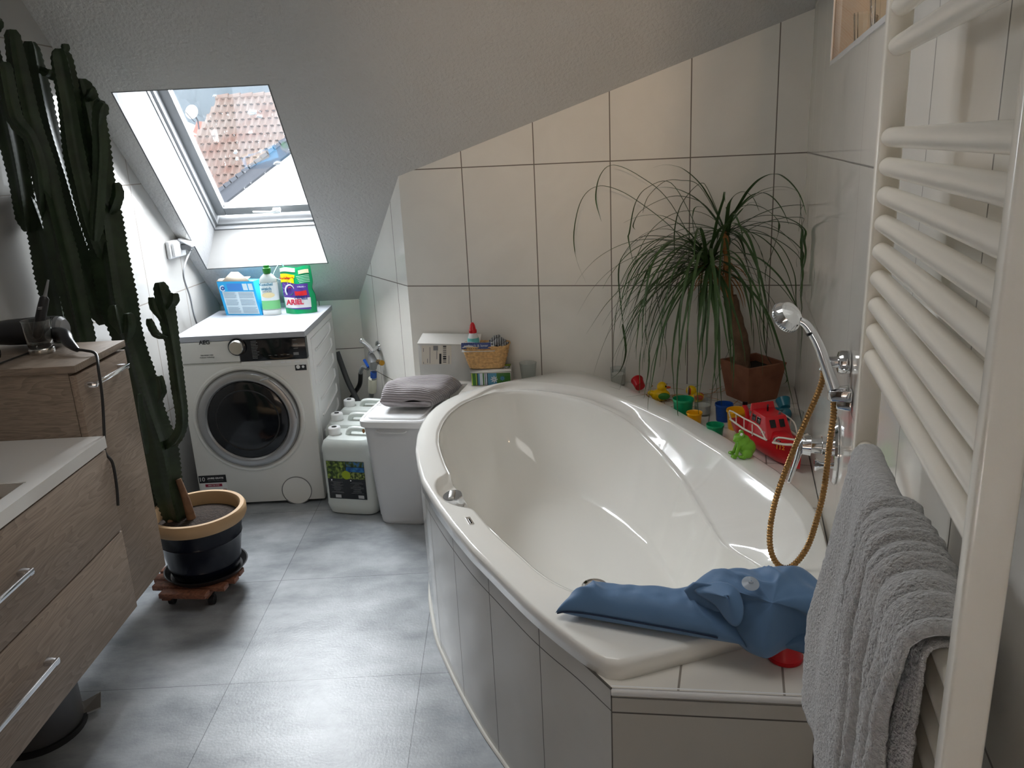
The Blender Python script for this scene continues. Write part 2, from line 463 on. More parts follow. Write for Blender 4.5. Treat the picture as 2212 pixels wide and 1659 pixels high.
# right wall: b = distance from the corner towards the camera, niche opening cut as separate panels
bend = 4.3
def rwall(name, b0, b1, z0, z1, z0b=None, z1b=None, mt=None):
    a0 = B(0, b0); a1 = B(0, b1)
    pts = [B(0, b0, z0), B(0, b1, z0b if z0b is not None else z0), B(0, b1, z1b if z1b is not None else z1), B(0, b0, z1)]
    return pts
nb0 = toB(PA(1797, 124, 0))[1]; nz = 1.805; nb1 = 2.2; ntop = 2.12
bF = (bc.y-YF)/E2.y
mb = MB()
outw = E1*.14
mb.extr([B(0, 0, 0), B(0, bend, 0), B(0, bend, nz), B(0, 0, nz)], outw)
mb.extr([B(0, 0, nz), B(0, nb0, nz), B(0, nb0, zc(bc.y-nb0*E2.y)+ex if nb0 < bF else 2.47), B(0, min(bF, nb0), 2.47 if bF < nb0 else zc(bc.y-nb0*E2.y)+ex), B(0, 0, zc(bc.y)+ex)], outw)
mb.extr([B(0, nb1, nz), B(0, bend, nz), B(0, bend, 2.47), B(0, nb1, 2.47)], outw)
mb.extr([B(0, nb0, ntop), B(0, nb1, ntop), B(0, nb1, 2.47), B(0, nb0, 2.47)], outw)
struct('wall_right', mb, M_tright, uvf=lambda v, f: (toB(v)[1], v.z), ang=20)
# niche lining
M_niche = mat('niche_wood', srgb(196, 160, 122), .5, var=.06, vscale=8)
M_mirror = mat('niche_mirror', (.8, .8, .8), .03, metal=1)
mb = MB()
for a0, a1, c0, c1, z0_, z1_ in ((.0, .17, nb0-.02, nb0, nz-.02, ntop+.02), (.0, .17, nb1, nb1+.02, nz-.02, ntop+.02), (0, .17, nb0, nb1, ntop, ntop+.02), (.14, .17, nb0, nb1, nz, ntop)):
    mb.extr([B(a0+.001, c0, z0_), B(a1, c0, z0_), B(a1, c1, z0_), B(a0+.001, c1, z0_)], (0, 0, z1_-z0_))
mb.extr([B(.002, nb0, nz-.02), B(.17, nb0, nz-.02), B(.17, nb1, nz-.02), B(.002, nb1, nz-.02)], (0, 0, .021))
struct('trim_1', mb, M_niche)
mb = MB()
for c0, c1, z0_, z1_ in ((nb0-.012, nb0, nz-.012, ntop), (nb0-.012, nb1, nz-.012, nz)):
    mb.extr([B(-.004, c0, z0_), B(.02, c0, z0_), B(.02, c1, z0_), B(-.004, c1, z0_)], (0, 0, z1_-z0_))
struct('trim_2', mb, M_white)
# rear wall behind the camera, door opening added to cut the warm spot's edge
rp = B(0, bend)
mb = MB()
def rect(mb, x0, x1, z0, z1, y=-.9, t=.12): mb.box(((x0+x1)/2, y-t/2, (z0+z1)/2), (x1-x0, t, z1-z0))
rect(mb, -2.2, -1.15, 0, 2.47); rect(mb, -.24, .6, 0, 2.47); rect(mb, -1.15, -.24, 2.35, 2.47)
M_hallp = mat('darkened_hall_walls', srgb(120, 104, 90), .8)  # unseen walls, colour darkened to cut bounced light
struct('wall_rear', mb, M_hallp)
# floor
mb = MB(); mb.box((-.2, 1.2, -.05), (4.4, 6.8, .1))
struct('floor', mb, M_floor, uvf=lambda v, f: (v.x, v.y))
# assumed, unseen hall beyond the added doorway
mb = MB(); mb.box((-.3, -2.7, 1.2), (4, .1, 2.6)); mb.box((-2.3, -1.9, 1.2), (.1, 1.8, 2.6)); mb.box((1.5, -1.9, 1.2), (.1, 1.8, 2.6)); mb.box((-.4, -1.85, 2.55), (3.9, 1.8, .1))
struct('wall_hall', mb, M_hallp)
# ceiling
mb = MB(); mb.box((-.2, (YF-1.0)/2, 2.51), (4.4, YF+1.0, .12))
OX0, OX1 = -1.525, -.893
OYt, OYb = 3.415, 4.150
def SP(x, y, o=0): return Vector((x, y, zc(y)))+NRM*o
TH = .32
ys = [YF-.0, OYt, OYb, 4.62]; xs = [-2.2, OX0, OX1, 1.7]
for i in range(3):
    for j in range(3):
        if i == 1 and j == 1: continue
        q = [SP(xs[i], ys[j]), SP(xs[i+1], ys[j]), SP(xs[i+1], ys[j+1]), SP(xs[i], ys[j+1])]
        mb.extr(q, NRM*TH)
struct('ceiling', mb, M_plaster, merge=.0001)

# ------------------------------------------------------------------ skylight window
def WP(x, t, o):   # t metres down the slope from opening top
    return SP(x, OYt, 0)+DSL*t+NRM*o
LEN = (Vector((0, OYb, zc(OYb)))-Vector((0, OYt, zc(OYt)))).length
win = thing('window_1', None, None, WP(-1.2, LEN, TH))
win['kind'] = 'structure'
def wbar(mb, x0, x1, t0, t1, o0, o1):
    q = [WP(x0, t0, o0), WP(x1, t0, o0), WP(x1, t1, o0), WP(x0, t1, o0)]
    mb.extr(q, NRM*(o1-o0))
def wframe(name, x0, x1, t0, t1, wd, o0, o1, mt, bev=.004):
    mb = MB()
    wbar(mb, x0, x0+wd, t0, t1, o0, o1); wbar(mb, x1-wd, x1, t0, t1, o0, o1)
    wbar(mb, x0+wd, x1-wd, t0, t0+wd, o0, o1); wbar(mb, x0+wd, x1-wd, t1-wd, t1, o0, o1)
    return obj(name, mb, mt, win, bevel=bev)
M_frame = mat('dimmed_window_white', srgb(140, 142, 144), .3)  # white frame, colour darkened to offset the skylight glare
M_revealdim = mat('dimmed_plaster', srgb(108, 109, 110), .85, bump=.5, bscale=60, bdetail=3, bdist=.004)  # same plaster as the ceiling, darkened to hold back the skylight
M_sill = mat('dimmed_sill', srgb(104, 104, 103), .6, var=.06, vscale=9)  # sill tone darkened against the direct skylight
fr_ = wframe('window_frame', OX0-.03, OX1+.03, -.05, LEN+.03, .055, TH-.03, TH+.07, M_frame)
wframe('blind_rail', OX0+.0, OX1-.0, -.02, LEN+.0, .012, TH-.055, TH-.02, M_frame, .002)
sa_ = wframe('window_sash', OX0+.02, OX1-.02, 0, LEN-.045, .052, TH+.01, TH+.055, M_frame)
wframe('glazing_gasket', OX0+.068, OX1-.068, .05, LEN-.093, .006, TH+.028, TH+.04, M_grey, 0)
mb = MB(); wbar(mb, OX0+.07, OX1-.07, .05, LEN-.095, TH+.036, TH+.040)
gl_ = obj('window_pane', mb, M_pane, win)
mb = MB(); t_ = .006
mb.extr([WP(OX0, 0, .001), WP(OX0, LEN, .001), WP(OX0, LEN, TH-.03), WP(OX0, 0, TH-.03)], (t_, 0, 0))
obj('reveal_dimming_skin', mb, M_revealdim, win)  # added skin over the reveal, carries the darkened plaster tone
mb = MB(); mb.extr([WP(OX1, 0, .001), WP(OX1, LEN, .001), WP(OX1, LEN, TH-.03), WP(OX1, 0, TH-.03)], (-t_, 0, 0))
obj('reveal_dimming_skin', mb, M_revealdim, win)
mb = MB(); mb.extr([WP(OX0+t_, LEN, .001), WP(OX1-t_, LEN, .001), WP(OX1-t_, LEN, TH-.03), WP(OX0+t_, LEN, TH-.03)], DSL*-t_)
obj('dimmed_sill', mb, M_sill, win)
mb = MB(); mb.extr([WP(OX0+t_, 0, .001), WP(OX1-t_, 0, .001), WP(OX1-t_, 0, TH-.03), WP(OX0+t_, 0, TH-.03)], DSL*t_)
obj('reveal_dimming_skin', mb, M_revealdim, win)
# bird droppings and drops
M_drop = mat('dried_droppings', srgb(235, 238, 240), .7)
mb = MB()
for (x, y, rx, ry) in ((545, 245, 11, 6), (560, 252, 6, 4), (600, 354, 9, 4), (541, 286, 5, 3), (508, 330, 5, 4), (563, 328, 4, 3), (511, 344, 4, 3), (464, 208, 4, 2)):
    c = pl(x, y, WP(0, 0, TH+.034), NRM); s = (c-EYE).length/F
    for k in range(3):
        q = c+Vector((1, 0, 0))*random.uniform(-.4, .4)*rx*s+DSL*random.uniform(-.4, .4)*ry*s
        ring = [q+Vector((1, 0, 0))*(rx*s*.75*math.cos(t*PI/5))*random.uniform(.6, 1.1)+DSL*(ry*s*.75*math.sin(t*PI/5))*random.uniform(.6, 1.1) for t in range(10)]
        mb.extr(ring, -NRM*.0008)
for k in range(60):
    x = random.uniform(430, 650); y = random.uniform(240, 415)
    if x < 385+ (y-190)*.45+20: continue
    c = pl(x, y, WP(0, 0, TH+.034), NRM); s = .0012+random.random()*.0016
    mb.extr([c+Vector((1, 0, 0))*s*math.cos(t*PI/4)*.6+DSL*s*math.sin(t*PI/4)*1.6 for t in range(8)], -NRM*.0006)
o = obj('dried_droppings', mb, M_drop, gl_)
# handle
hp = pl(585, 452, WP(0, 0, TH-.05), NRM)
mb = MB(); mb.tube([pl(546, 458, WP(0, 0, TH-.065), NRM), pl(585, 458, WP(0, 0, TH-.065), NRM), pl(603, 451, WP(0, 0, TH-.05), NRM)], [.005, .006, .007], 8)
c = pl(598, 450, WP(0, 0, TH-.03), NRM)
mb.extr([c+Vector((-.02, 0, 0))-DSL*.006, c+Vector((.02, 0, 0))-DSL*.006, c+Vector((.02, 0, 0))+DSL*.01, c+Vector((-.02, 0, 0))+DSL*.01], -NRM*.028)
obj('window_handle', mb, M_white, win, bevel=.002)

# ------------------------------------------------------------------ outside: neighbour houses and hill, colours darkened to offset the bright sky
M_rooft = None
def roof_mat():
    mt = mat('clay_roof_tiles', (.2, .1, .08), .7)
    n = mt.node_tree; b = n.nodes['Principled BSDF']
    t = n.nodes.new('ShaderNodeTexCoord')
    n1 = n.nodes.new('ShaderNodeTexNoise'); n1.inputs['Scale'].default_value = .55; n1.inputs['Detail'].default_value = 8; n1.inputs['Roughness'].default_value = .7
    n.links.new(t.outputs['Object'], n1.inputs[0])
    cr = n.nodes.new('ShaderNodeValToRGB'); e = cr.color_ramp.elements
    e[0].position = .36; e[0].color = (0.0172, 0.0105, 0.0088, 1.0); e[1].position = .62; e[1].color = (0.0228, 0.0201, 0.0188, 1.0)
    q = e.new(.5); q.color = (0.0207, 0.0166, 0.0149, 1.0)
    n.links.new(n1.outputs[0], cr.inputs[0]); n.links.new(cr.outputs[0], b.inputs['Base Color'])
    return mt
M_rooft = roof_mat(); M_rooft.node_tree.nodes['Principled BSDF'].inputs['Specular IOR Level'].default_value = 0
M_hill = mat('misty_hill', (0.0117, 0.0141, 0.0159), .9, var=.12, vscale=.05)
M_render = mat('dimmed_white_render', (0.0759, 0.0759, 0.0759), .9)
M_slate = mat('grey_verge', (0.008, 0.0087, 0.0102), .6)
M_redr = mat('orange_tiles', (0.0276, 0.0117, 0.0097), .8)
for _m in (M_hill, M_render, M_slate, M_redr): _m.node_tree.nodes['Principled BSDF'].inputs['Specular IOR Level'].default_value = 0
hs = thing('house', 'neighbouring house with weathered red brown clay tile roof seen through skylight', 'house', PY(540, 420, 27)*1)
YR = 30
c = PY(466, 214, YR); zr = c.z
def RP(x, t, o=0):   # roof surface, t down slope
    return Vector((x, YR-t*.7071-o*.7071*1, zr-t*.7071+o*.7071))
rows = 18; rl = .36
mb = MB()
x0 = c.x; nc = 26; tw = .23
for i in range(rows):
    t0 = i*rl; t1 = t0+rl*1.08
    left = x0-.12*i*.9
    prof = [(0, 0), (.35, .0), (.5, .05), (.8, .065), (1, .01)]
    ncol = nc+int(i*.5)
    vs = []; fs = []
    pts = []
    for k in range(ncol):
        for (px_, h) in prof[:-1]: pts.append((left+(k+px_)*tw, h))
    n0 = len(pts)
    for (x, h) in pts: vs.append(RP(x, t0, h))
    for (x, h) in pts: vs.append(RP(x, t1, h+.022))
    for (x, h) in pts: vs.append(RP(x, t1, h-.02))
    for k in range(n0-1):
        fs.append((k, k+1, n0+k+1, n0+k)); fs.append((n0+k, n0+k+1, 2*n0+k+1, 2*n0+k))
    mb.add(vs, fs)
obj('tiled_roof', mb, M_rooft, hs, ang=60)
mb = MB()
for k in range(14): mb.tube([RP(x0+k*.42, 0, 0)+Vector((0, .05, .02)), RP(x0+k*.42+.46, 0, 0)+Vector((0, .05, .05))], [.11, .13], 10)
obj('ridge_tiles', mb, M_rooft, hs)
mb = MB(); mb.extr([RP(x0-.1, .5, -.3), RP(x0+6, .5, -.3), RP(x0+6, 7, -.3), RP(x0-1.7, 7, -.3)], (0, 6, -.3))
obj('house_body', mb, M_render, hs)
# nearer gable with grey verge
ga = thing('gable', 'white rendered gable with dark grey verge, lower right in the skylight', 'house', PY(620, 420, 18))
g0 = PY(470, 452, 18); g1 = PY(700, 275, 18); dd = (g1-g0).normalized()
pz = Vector((dd.z, 0, -dd.x))
mb = MB(); mb.extr([g0, g1, g1+Vector((0, 0, -6)), g0+Vector((0, 0, -4))], (0, 3, 0)); obj('gable_wall', mb, M_render, ga)
mb = MB(); mb.extr([g0-dd*1-pz*.22+Vector((0, -.3, 0)), g1-pz*.22+Vector((0, -.3, 0)), g1+pz*.02+Vector((0, -.3, 0)), g0-dd*1+pz*.02+Vector((0, -.3, 0))], (0, .3, 0))
obj('verge_board', mb, M_slate, ga)
mb = MB()
for k in range(26):
    p = g0-dd*1+dd*k*.17
    mb.extr([p-pz*.29+Vector((0, -.34, 0)), p+dd*.19-pz*.26+Vector((0, -.34, 0)), p+dd*.19-pz*.2+Vector((0, -.34, 0)), p-pz*.2+Vector((0, -.34, 0))], (0, .5, 0))
obj('verge_tile', mb, M_slate, ga)
# small orange roof with dish
sr = thing('small_house', 'small house with orange roof and white wall left of the tiled roof', 'house', PY(440, 300, 36))
p = PY(425, 262, 36); q = PY(475, 264, 36)
mb = MB(); mb.extr([p, q, q+Vector((0, -2, -.7)), p+Vector((.35, -2, -.75))], (0, 0, -.1)); obj('small_roof', mb, M_redr, sr)
mb = MB(); mb.extr([p+Vector((-1.2, -1.6, .2)), q+Vector((0, -1.6, -.75)), q+Vector((0, -1.6, -4)), p+Vector((-1.2, -1.6, -4))], (0, 3, 0)); obj('small_house_wall', mb, M_render, sr)
dish = thing('satellite_dish', 'round white satellite dish on the small house roof', 'satellite dish', PY(415, 252, 33))
dc = PY(417, 243, 33)
T = Vector((-.2, -1, .25)).to_track_quat('Z', 'Y').to_matrix().to_4x4()
mb = MB(); mb.lathe([(.01, 0), (.12, .015), (.22, .055), (.265, .09), (.27, .095), (.22, .065), (.12, .025), (.01, .012)], dc, 28, T, caps=False)
obj('dish', mb, M_render, dish)
mb = MB(); mb.tube([dc, dc+Vector((.1, .1, -.3)), dc+Vector((.1, .1, -.9))], .03, 8); mb.tube([dc+Vector((0, 0, -.35)), dc+Vector((-.1, -.5, .0))], .015, 6)
obj('dish_mount', mb, M_slate, dish)
mb = MB()
mb.grid(lambda u, v: (-45+90*u, 85+30*v+4*noise.noise((u*9, v*4, 0)), -14+29*v+3.0*noise.noise((u*14, v*3, 3))+2.5*noise.noise((u*40, v*12, 3))), 120, 24)
struct('floor_hill', mb, M_hill)['label'] = 'misty wooded hillside behind the roofs'

# ------------------------------------------------------------------ washing machine
WX0, WX1, WY, WD, WH = -1.513, -.914, 3.575, .63, .85
wm = thing('washing_machine', 'white front loading washing machine with black round door under skylight', 'washing machine', ((WX0+WX1)/2, WY+WD/2, 0))
WC = (WX0+WX1)/2
def wbox(mb, x0, x1, y0, y1, z0, z1): return mb.box(((x0+x1)/2, (y0+y1)/2, (z0+z1)/2), (x1-x0, y1-y0, z1-z0))
obj('cabinet', wbox(MB(), WX0+.003, WX1-.003, WY+.035, WY+WD, .015, WH-.03), M_white, wm, bevel=.008)
obj('top_panel', wbox(MB(), WX0, WX1, WY-.0, WY+WD+.005, WH-.028, WH), mat('dimmed_white_top', srgb(168, 172, 180), .3, spec=.4), wm, bevel=.004)  # white top, colour darkened to offset light falling from the skylight
obj('front_panel', wbox(MB(), WX0, WX1, WY+.004, WY+.036, .015, WH-.135), M_washfront, wm, bevel=.008)
obj('detergent_drawer', wbox(MB(), WX0+.001, -1.222, WY-.004, WY+.036, WH-.128, WH-.029), M_washfront, wm, bevel=.006)
cp = obj('control_panel', wbox(MB(), -1.220, WX1-.001, WY-.004, WY+.036, WH-.128, WH-.029), M_black, wm, bevel=.003)
obj('panel_base', wbox(MB(), -1.22, WX1-.001, WY-.002, WY+.036, WH-.158, WH-.129), M_washfront, wm, bevel=.003)
obj('drawer_grip', wbox(MB(), WX0+.004, -1.222, WY+.008, WY+.036, WH-.158, WH-.130), M_washfront, wm, bevel=.01)
TF = Matrix.Rotation(PI/2, 4, 'X')   # lathe axis +z -> -y
kc = PY(513, 749, WY)
kb = obj('dial_ring', MB().lathe([(.0, .0), (.041, .0), (.041, .009), (.036, .011), (.0, .011)], kc, 40, TF), M_black, wm)
obj('program_dial', MB().lathe([(.0, .008), (.034, .008), (.033, .022), (.029, .027), (.0, .027)], kc, 40, TF), M_steel, wm)
# door
dcx = -1.222; dcz = .443; dR = .262
dc = Vector((dcx, WY+.004, dcz))
mb = MB().lathe([(.262, -.002), (.262, .006), (.256, .012), (.246, .012), (.238, .006), (.236, -.002)], dc, 72, TF, caps=False)
obj('door_surround', mb, M_washfront, wm)
mb = MB().lathe([(.236, .0), (.236, .016), (.228, .028), (.215, .033), (.196, .030), (.188, .020), (.188, .0)], dc, 72, TF, caps=False)
M_ring = mat('door_ring_metal', (.42, .42, .42), .32, metal=.85)
dr = obj('door', mb, M_ring, wm)
mb = MB().lathe([(.186, .022), (.18, .024), (.12, .028), (.06, .03), (0.001, .031), (.001, .0), (.186, .0)], dc, 64, TF, caps=False)
dg = obj('door_glass', mb, M_black, dr)
mb = MB().lathe([(.150, .0265), (.147, .0285), (.143, .0268)], dc, 64, TF, caps=False)
obj('drum_rim', mb, M_blackm, dg)
# crescent grip
mb = MB()
ring = []
for i in range(25):
    a = R_(58-i*2.4)
    ring.append(Vector((dcx+.232*math.cos(a), WY-.028, dcz+.232*math.sin(a))))
mb.tube(ring, [.003+.011*math.sin(PI*i/24)**.6 for i in range(25)], 10, flat=.6)
mb.tube([Vector((dcx+.232*math.cos(R_(60))-.03, WY-.03, dcz+.232*math.sin(R_(60))-.008)), Vector((dcx+.232*math.cos(R_(60))+.012, WY-.034, dcz+.232*math.sin(R_(60))+.004))], [.003, .005], 8)
obj('door_grip', mb, M_ring, dr)
fc = PY(641, 1060, WY)
mb = MB().lathe([(.072, -.001), (.072, .003), (.070, .0035), (.0688, .001), (.0685, -.001)], (fc.x, WY+.004, fc.z), 48, TF, caps=False)
obj('filter_flap', mb, M_grey, wm)
mb = MB().lathe([(.0, .0), (.0685, .0), (.068, .002), (0, .002)], (fc.x, WY+.004, fc.z), 48, TF)
obj('filter_cover', mb, M_washfront, wm)
# side ribs on right flank
mb = MB()
for k in range(8):
    z0_ = .74-k*.082
    pts = [(WX1+.0005, WY+.16, z0_-.012), (WX1+.003, WY+.18, z0_-.02), (WX1+.003, WY+.46, z0_-.004), (WX1+.003, WY+.5, z0_+.018), (WX1+.0005, WY+.5, z0_+.045)]
    mb.tube(smooth_path(pts, 4), .006, 8, flat=1)
obj('side_panel_ribs', mb, M_white, wm)
wbox(mb2 := MB(), WX1-.004, WX1+.001, WY+.10, WY+.575, .06, .79)
obj('side_panel', mb2, M_white, wm, bevel=.001)
for x in (WX0+.06, WX1-.06):
    for y in (WY+.08, WY+WD-.08): obj('foot', MB().lathe([(.022, 0), (.022, .02)], (x, y, 0), 16), M_blackm, wm)

# lettering
yf = WY-.0048
text('lettering', 'AEG', .026, M_textd, wm, (-1.372, yf, .820), (1, 0, 0), (0, 0, 1), bold=.0006, label='dark AEG lettering')
text('lettering', '7000 SERIES | WIFI', .0075, M_grey, wm, (-1.37, yf, .760), (1, 0, 0), (0, 0, 1))
text('lettering', 'ProSteam Technology', .0075, M_grey, wm, (-1.37, yf, .750), (1, 0, 0), (0, 0, 1))
mb = MB()
for k in range(12):
    wbox(mb, -1.163, -1.163+random.uniform(.02, .034), yf-.0004, yf, .814-k*.0072, .8165-k*.0072)
obj('panel_print', mb, M_grey, cp); mb = MB()
for k in range(3): wbox(mb, -.972, -.952, yf-.0004, yf, .811-k*.02, .814-k*.02)
obj('panel_print', mb, M_grey, cp); mb = MB()
for k in range(4): wbox(mb, -1.09+k*.028, -1.078+k*.028, yf-.0004, yf, .744, .7465)
obj('panel_print', mb, M_grey, cp)
obj('start_key', wbox(MB(), -.975, -.951, yf-.0004, yf, .741, .754), M_grey, cp)
for x0_, x1_ in ((-1.112, -1.083), (-1.04, -1.016), (-1.014, -.99), (-.977, -.952)): obj('button', wbox(MB(), x0_, x1_, WY-.0045, WY-.002, .706, .714), M_white, wm, bevel=.001)
# stickers
s = obj('sticker', wbox(MB(), -1.505, -1.375, WY+.002, WY+.0045, .130, .168), M_textd, wm)
text('sticker_print', '10', .030, M_textw, s, (-1.490, WY+.0015, .149), (1, 0, 0), (0, 0, 1))
text('sticker_print', 'JAHRE GRATIS', .012, M_textw, s, (-1.425, WY+.0015, .153), (1, 0, 0), (0, 0, 1), bold=.0003)
text('sticker_print', 'ERSATZTEIL-GARANTIE', .007, M_grey, s, (-1.425, WY+.0015, .141), (1, 0, 0), (0, 0, 1))
s2 = obj('sticker', wbox(MB(), -1.5, -1.375, WY+.002, WY+.0044, .084, .130), M_textw, wm)
o = obj('sticker_print', wbox(MB(), -1.478, -1.398, WY+.0012, WY+.0024, .110, .124), mat('sticker_red', srgb(150, 30, 60), .5), s2)
text('sticker_print', '0800 758 9759', .009, M_textw, s2, (-1.438, WY+.0008, .117), (1, 0, 0), (0, 0, 1))
text('sticker_print', 'AEG', .010, mat('print_red', srgb(170, 30, 40), .6), s2, (-1.388, WY+.0015, .093), (1, 0, 0), (0, 0, 1))
s = obj('badge', wbox(MB(), -.977, -.926, WY+.0, WY+.0045, .666, .698), M_textd, wm)
mb = MB(); mb.lathe([(0, 0), (.009, 0), (.009, .001), (0, .001)], (-.963, WY, .683), 20, TF); mb.lathe([(0, 0), (.006, 0), (.006, .001), (0, .001)], (-.940, WY, .683), 20, TF); obj('badge_mark', mb, M_textw, s)

# ------------------------------------------------------------------ things on the washer
def panel(mb, p00, p10, p11, p01, d):   # quad extruded
    mb.extr([p00, p10, p11, p01], d)
bx = thing('detergent_box', 'light blue cardboard detergent box with torn open top on washing machine', 'box', (-1.325, 4.03+.04, .85))
a = PZ(489, 681, .85); b_ = PZ(567, 681, .85); xd = (b_-a).normalized(); yd = Vector((-xd.y, xd.x, 0)); wd = (b_-a).length-.006; hb = .175; dp = .075
tl = Vector((-.025, 0, 0))
M_bx = plastic('box_blue', (28, 150, 205), .5); M_bxd = plastic('box_navy', (30, 70, 150), .5); M_paper = mat('paper_label', srgb(205, 222, 228), .6); M_card = mat('raw_cardboard', srgb(176, 166, 150), .9)
mb = MB(); mb.add([a, b_, b_+yd*dp, a+yd*dp, a+tl+Vector((0, 0, hb)), b_+tl+Vector((0, 0, hb)), b_+tl+yd*dp+Vector((0, 0, hb)), a+tl+yd*dp+Vector((0, 0, hb))], [(0, 1, 2, 3), (4, 5, 6, 7), (0, 1, 5, 4), (1, 2, 6, 5), (2, 3, 7, 6), (3, 0, 4, 7)])
bb = obj('box_body', mb, M_bx, bx, bevel=.001)
def BXP(u, v, o=.0008): return a+xd*wd*u+tl*v+Vector((0, 0, hb*v))-yd*o
def bq(u0, u1, v0, v1, o=.0008): return MB().extr([BXP(u0, v0, o-.0006), BXP(u1, v0, o-.0006), BXP(u1, v1, o-.0006), BXP(u0, v1, o-.0006)], -yd*.0006)
lb = obj('text_panel', bq(.08, .97, .04, .70), M_paper, bb)
mb = MB()
for c0, c1 in ((.11, .47), (.53, .95)):
    for k in range(17):
        if k in (5, 11): continue
        v = .66-k*.036; mb.extr([BXP(c0, v, .0014), BXP(c1-random.random()*.08, v, .0014), BXP(c1-random.random()*.02, v+.018, .0014), BXP(c0, v+.018, .0014)], -yd*.0003)
obj('fine_print', mb, mat('print_greyblue', srgb(150, 172, 186), .7), lb)
obj('header_band', bq(.26, .68, .73, .94), M_blue if 0 else plastic('band_blue', (60, 130, 205), .5), bb)
obj('eye_mark', MB().lathe([(0, 0), (.016, 0), (.016, .001), (0, .001)], BXP(.13, .8, .001), 24, Matrix.Rotation(PI/2, 4, 'X')), M_paper, bb)
obj('eye_mark', MB().lathe([(.004, 0), (.010, 0), (.010, .0016), (.004, .0016)], BXP(.13, .8, .0014), 24, Matrix.Rotation(PI/2, 4, 'X'), caps=False), M_bxd, bb)
o = bq(.70, .83, .74, .93); o2 = bq(.86, .98, .74, .93); o.add(o2.v, o2.f); obj('pictogram', o, M_paper, bb)
mb = MB()
tp = Vector((0, 0, hb))+tl
mb.add([a+tp+xd*.03, a+tp+xd*(wd-.01), a+tp+xd*(wd*.62)+Vector((0, .02, .045)), a+tp+xd*(wd*.42)+Vector((0, .02, .045))], [(0, 1, 2, 3)])
mb.add([a+tp+yd*dp*.3+xd*.02, a+tp+xd*wd*.8+yd*dp*.2, a+tp+xd*(wd*.8)+yd*dp*.8+Vector((0, 0, .015)), a+tp+xd*.02+yd*dp+Vector((0, 0, .012))], [(0, 1, 2, 3)])
mb.add([a+tp, a+tp+xd*.04, a+tp+xd*.05+Vector((0, .015, .014)), a+tp+xd*.01+Vector((0, .02, .010))], [(0, 1, 2, 3)])
o = obj('torn_flaps', mb, M_card, bx); md = o.modifiers.new('so', 'SOLIDIFY'); md.thickness = .0012

bt = PZ(586, 681, .85)+Vector((0, .025, 0))
bo = thing('fabric_softener_bottle', 'translucent fabric softener bottle with green cap on washing machine', 'bottle', bt)
M_pet = mat('translucent_bottle', srgb(225, 236, 232), .2, trans=.55, ior=1.3)
def oval(rx, ry, z, n=32, p=2.6):
    out = []
    for j in range(n):
        t = 2*PI*j/n; cx = math.cos(t); sx = math.sin(t)
        out.append((bt.x+rx*math.copysign(abs(cx)**(2/p), cx), bt.y+ry*math.copysign(abs(sx)**(2/p), sx), bt.z+z))
    return out
prof = [(.040, 0), (.044, .004), (.045, .02), (.0445, .025), (.0435, .12), (.043, .16), (.043, .178), (.036, .192), (.022, .205), (.016, .210), (.015, .222)]
obj('bottle_body', MB().loft([oval(r, r*.62 if z < .2 else r*.85, z, p=2.6 if z < .18 else 2) for r, z in prof]), M_pet, bo)
obj('liquid_base', MB().loft([oval(.0450, .0285, .001), oval(.0458, .0290, .012), oval(.0458, .0290, .026)]), mat('bottle_base', srgb(232, 236, 232), .4), bo)
lw = obj('bottle_label', MB().loft([oval(.0450, .0286, .03), oval(.0445, .0284, .09), oval(.0440, .0280, .165)], caps=False), mat('label_pale', srgb(222, 232, 230), .4), bo)
obj('label_green', MB().loft([oval(.0453, .0289, .031), oval(.0450, .0287, .075)], caps=False), plastic('label_green', (120, 200, 130), .4), lw)
mb = MB(); mb.lathe([(0, 0), (.032, 0), (.032, .0006), (0, .0006)], (bt.x, bt.y-.0292, bt.z+.103), 24, Matrix.Rotation(PI/2, 4, 'X') @ Matrix.Diagonal((1, .42, 1, 1)))
obj('label_oval', mb, plastic('label_straw', (222, 208, 160), .5), lw)
M_tb = plastic('print_teal', (30, 120, 150), .6)
text('label_text', 'Kuschel\nweich', .022, M_tb, lw, (bt.x-.006, bt.y-.0293, bt.z+.146), (1, 0, 0), (0, 0, 1), bold=.0003)
text('label_text', 'sanft & mild', .010, M_grey, lw, (bt.x-.004, bt.y-.0293, bt.z+.122), (1, 0, 0), (0, 0, 1))
obj('cap', MB().lathe([(.0, .19), (.017, .19), (.017, .214), (.020, .216), (.020, .236), (.015, .238), (.014, .250), (.0, .250)], bt, 24), plastic('cap_green', (30, 112, 36), .35), bo)

# pouch
pa = PZ(615, 679, .85); pb = PZ(682, 676, .85); xd = (pb-pa).normalized(); yd = Vector((-xd.y, xd.x, 0)); pw = (pb-pa).length
po = thing('detergent_pouch', 'green plastic pouch of washing pods with red lettering, on washing machine', 'pouch', (pa+pb)/2)
ph = .232
def PO(u, v, s, o=0):
    w_ = 1+.05*math.sin(v*3)-.04*v-(.13*math.exp(-((v-.52)/.1)**2) if u > .5 else 0)*(u-.5)*2
    th = .036*max(0, 1-v)**.7*max(0, 1-abs(2*u-1)**3)+.004
    x = (u-.5)*pw*w_*1.0+pw*.5-.012*v
    return pa+xd*x+Vector((0, 0, v*ph))+yd*(.035+s*th+.012*v)+yd*s*o+Vector((0, 0, .004*math.sin(u*9)*v))+yd*.003*math.sin(u*11+v*9)
mb = MB()
mb.grid(lambda u, v: PO(u, v, -1), 24, 24); mb.grid(lambda u, v: PO(u, v, 1), 24, 24)
pbod = obj('pouch_body', mb, plastic('pouch_green', (20, 160, 100), .25), po, merge=.0001)
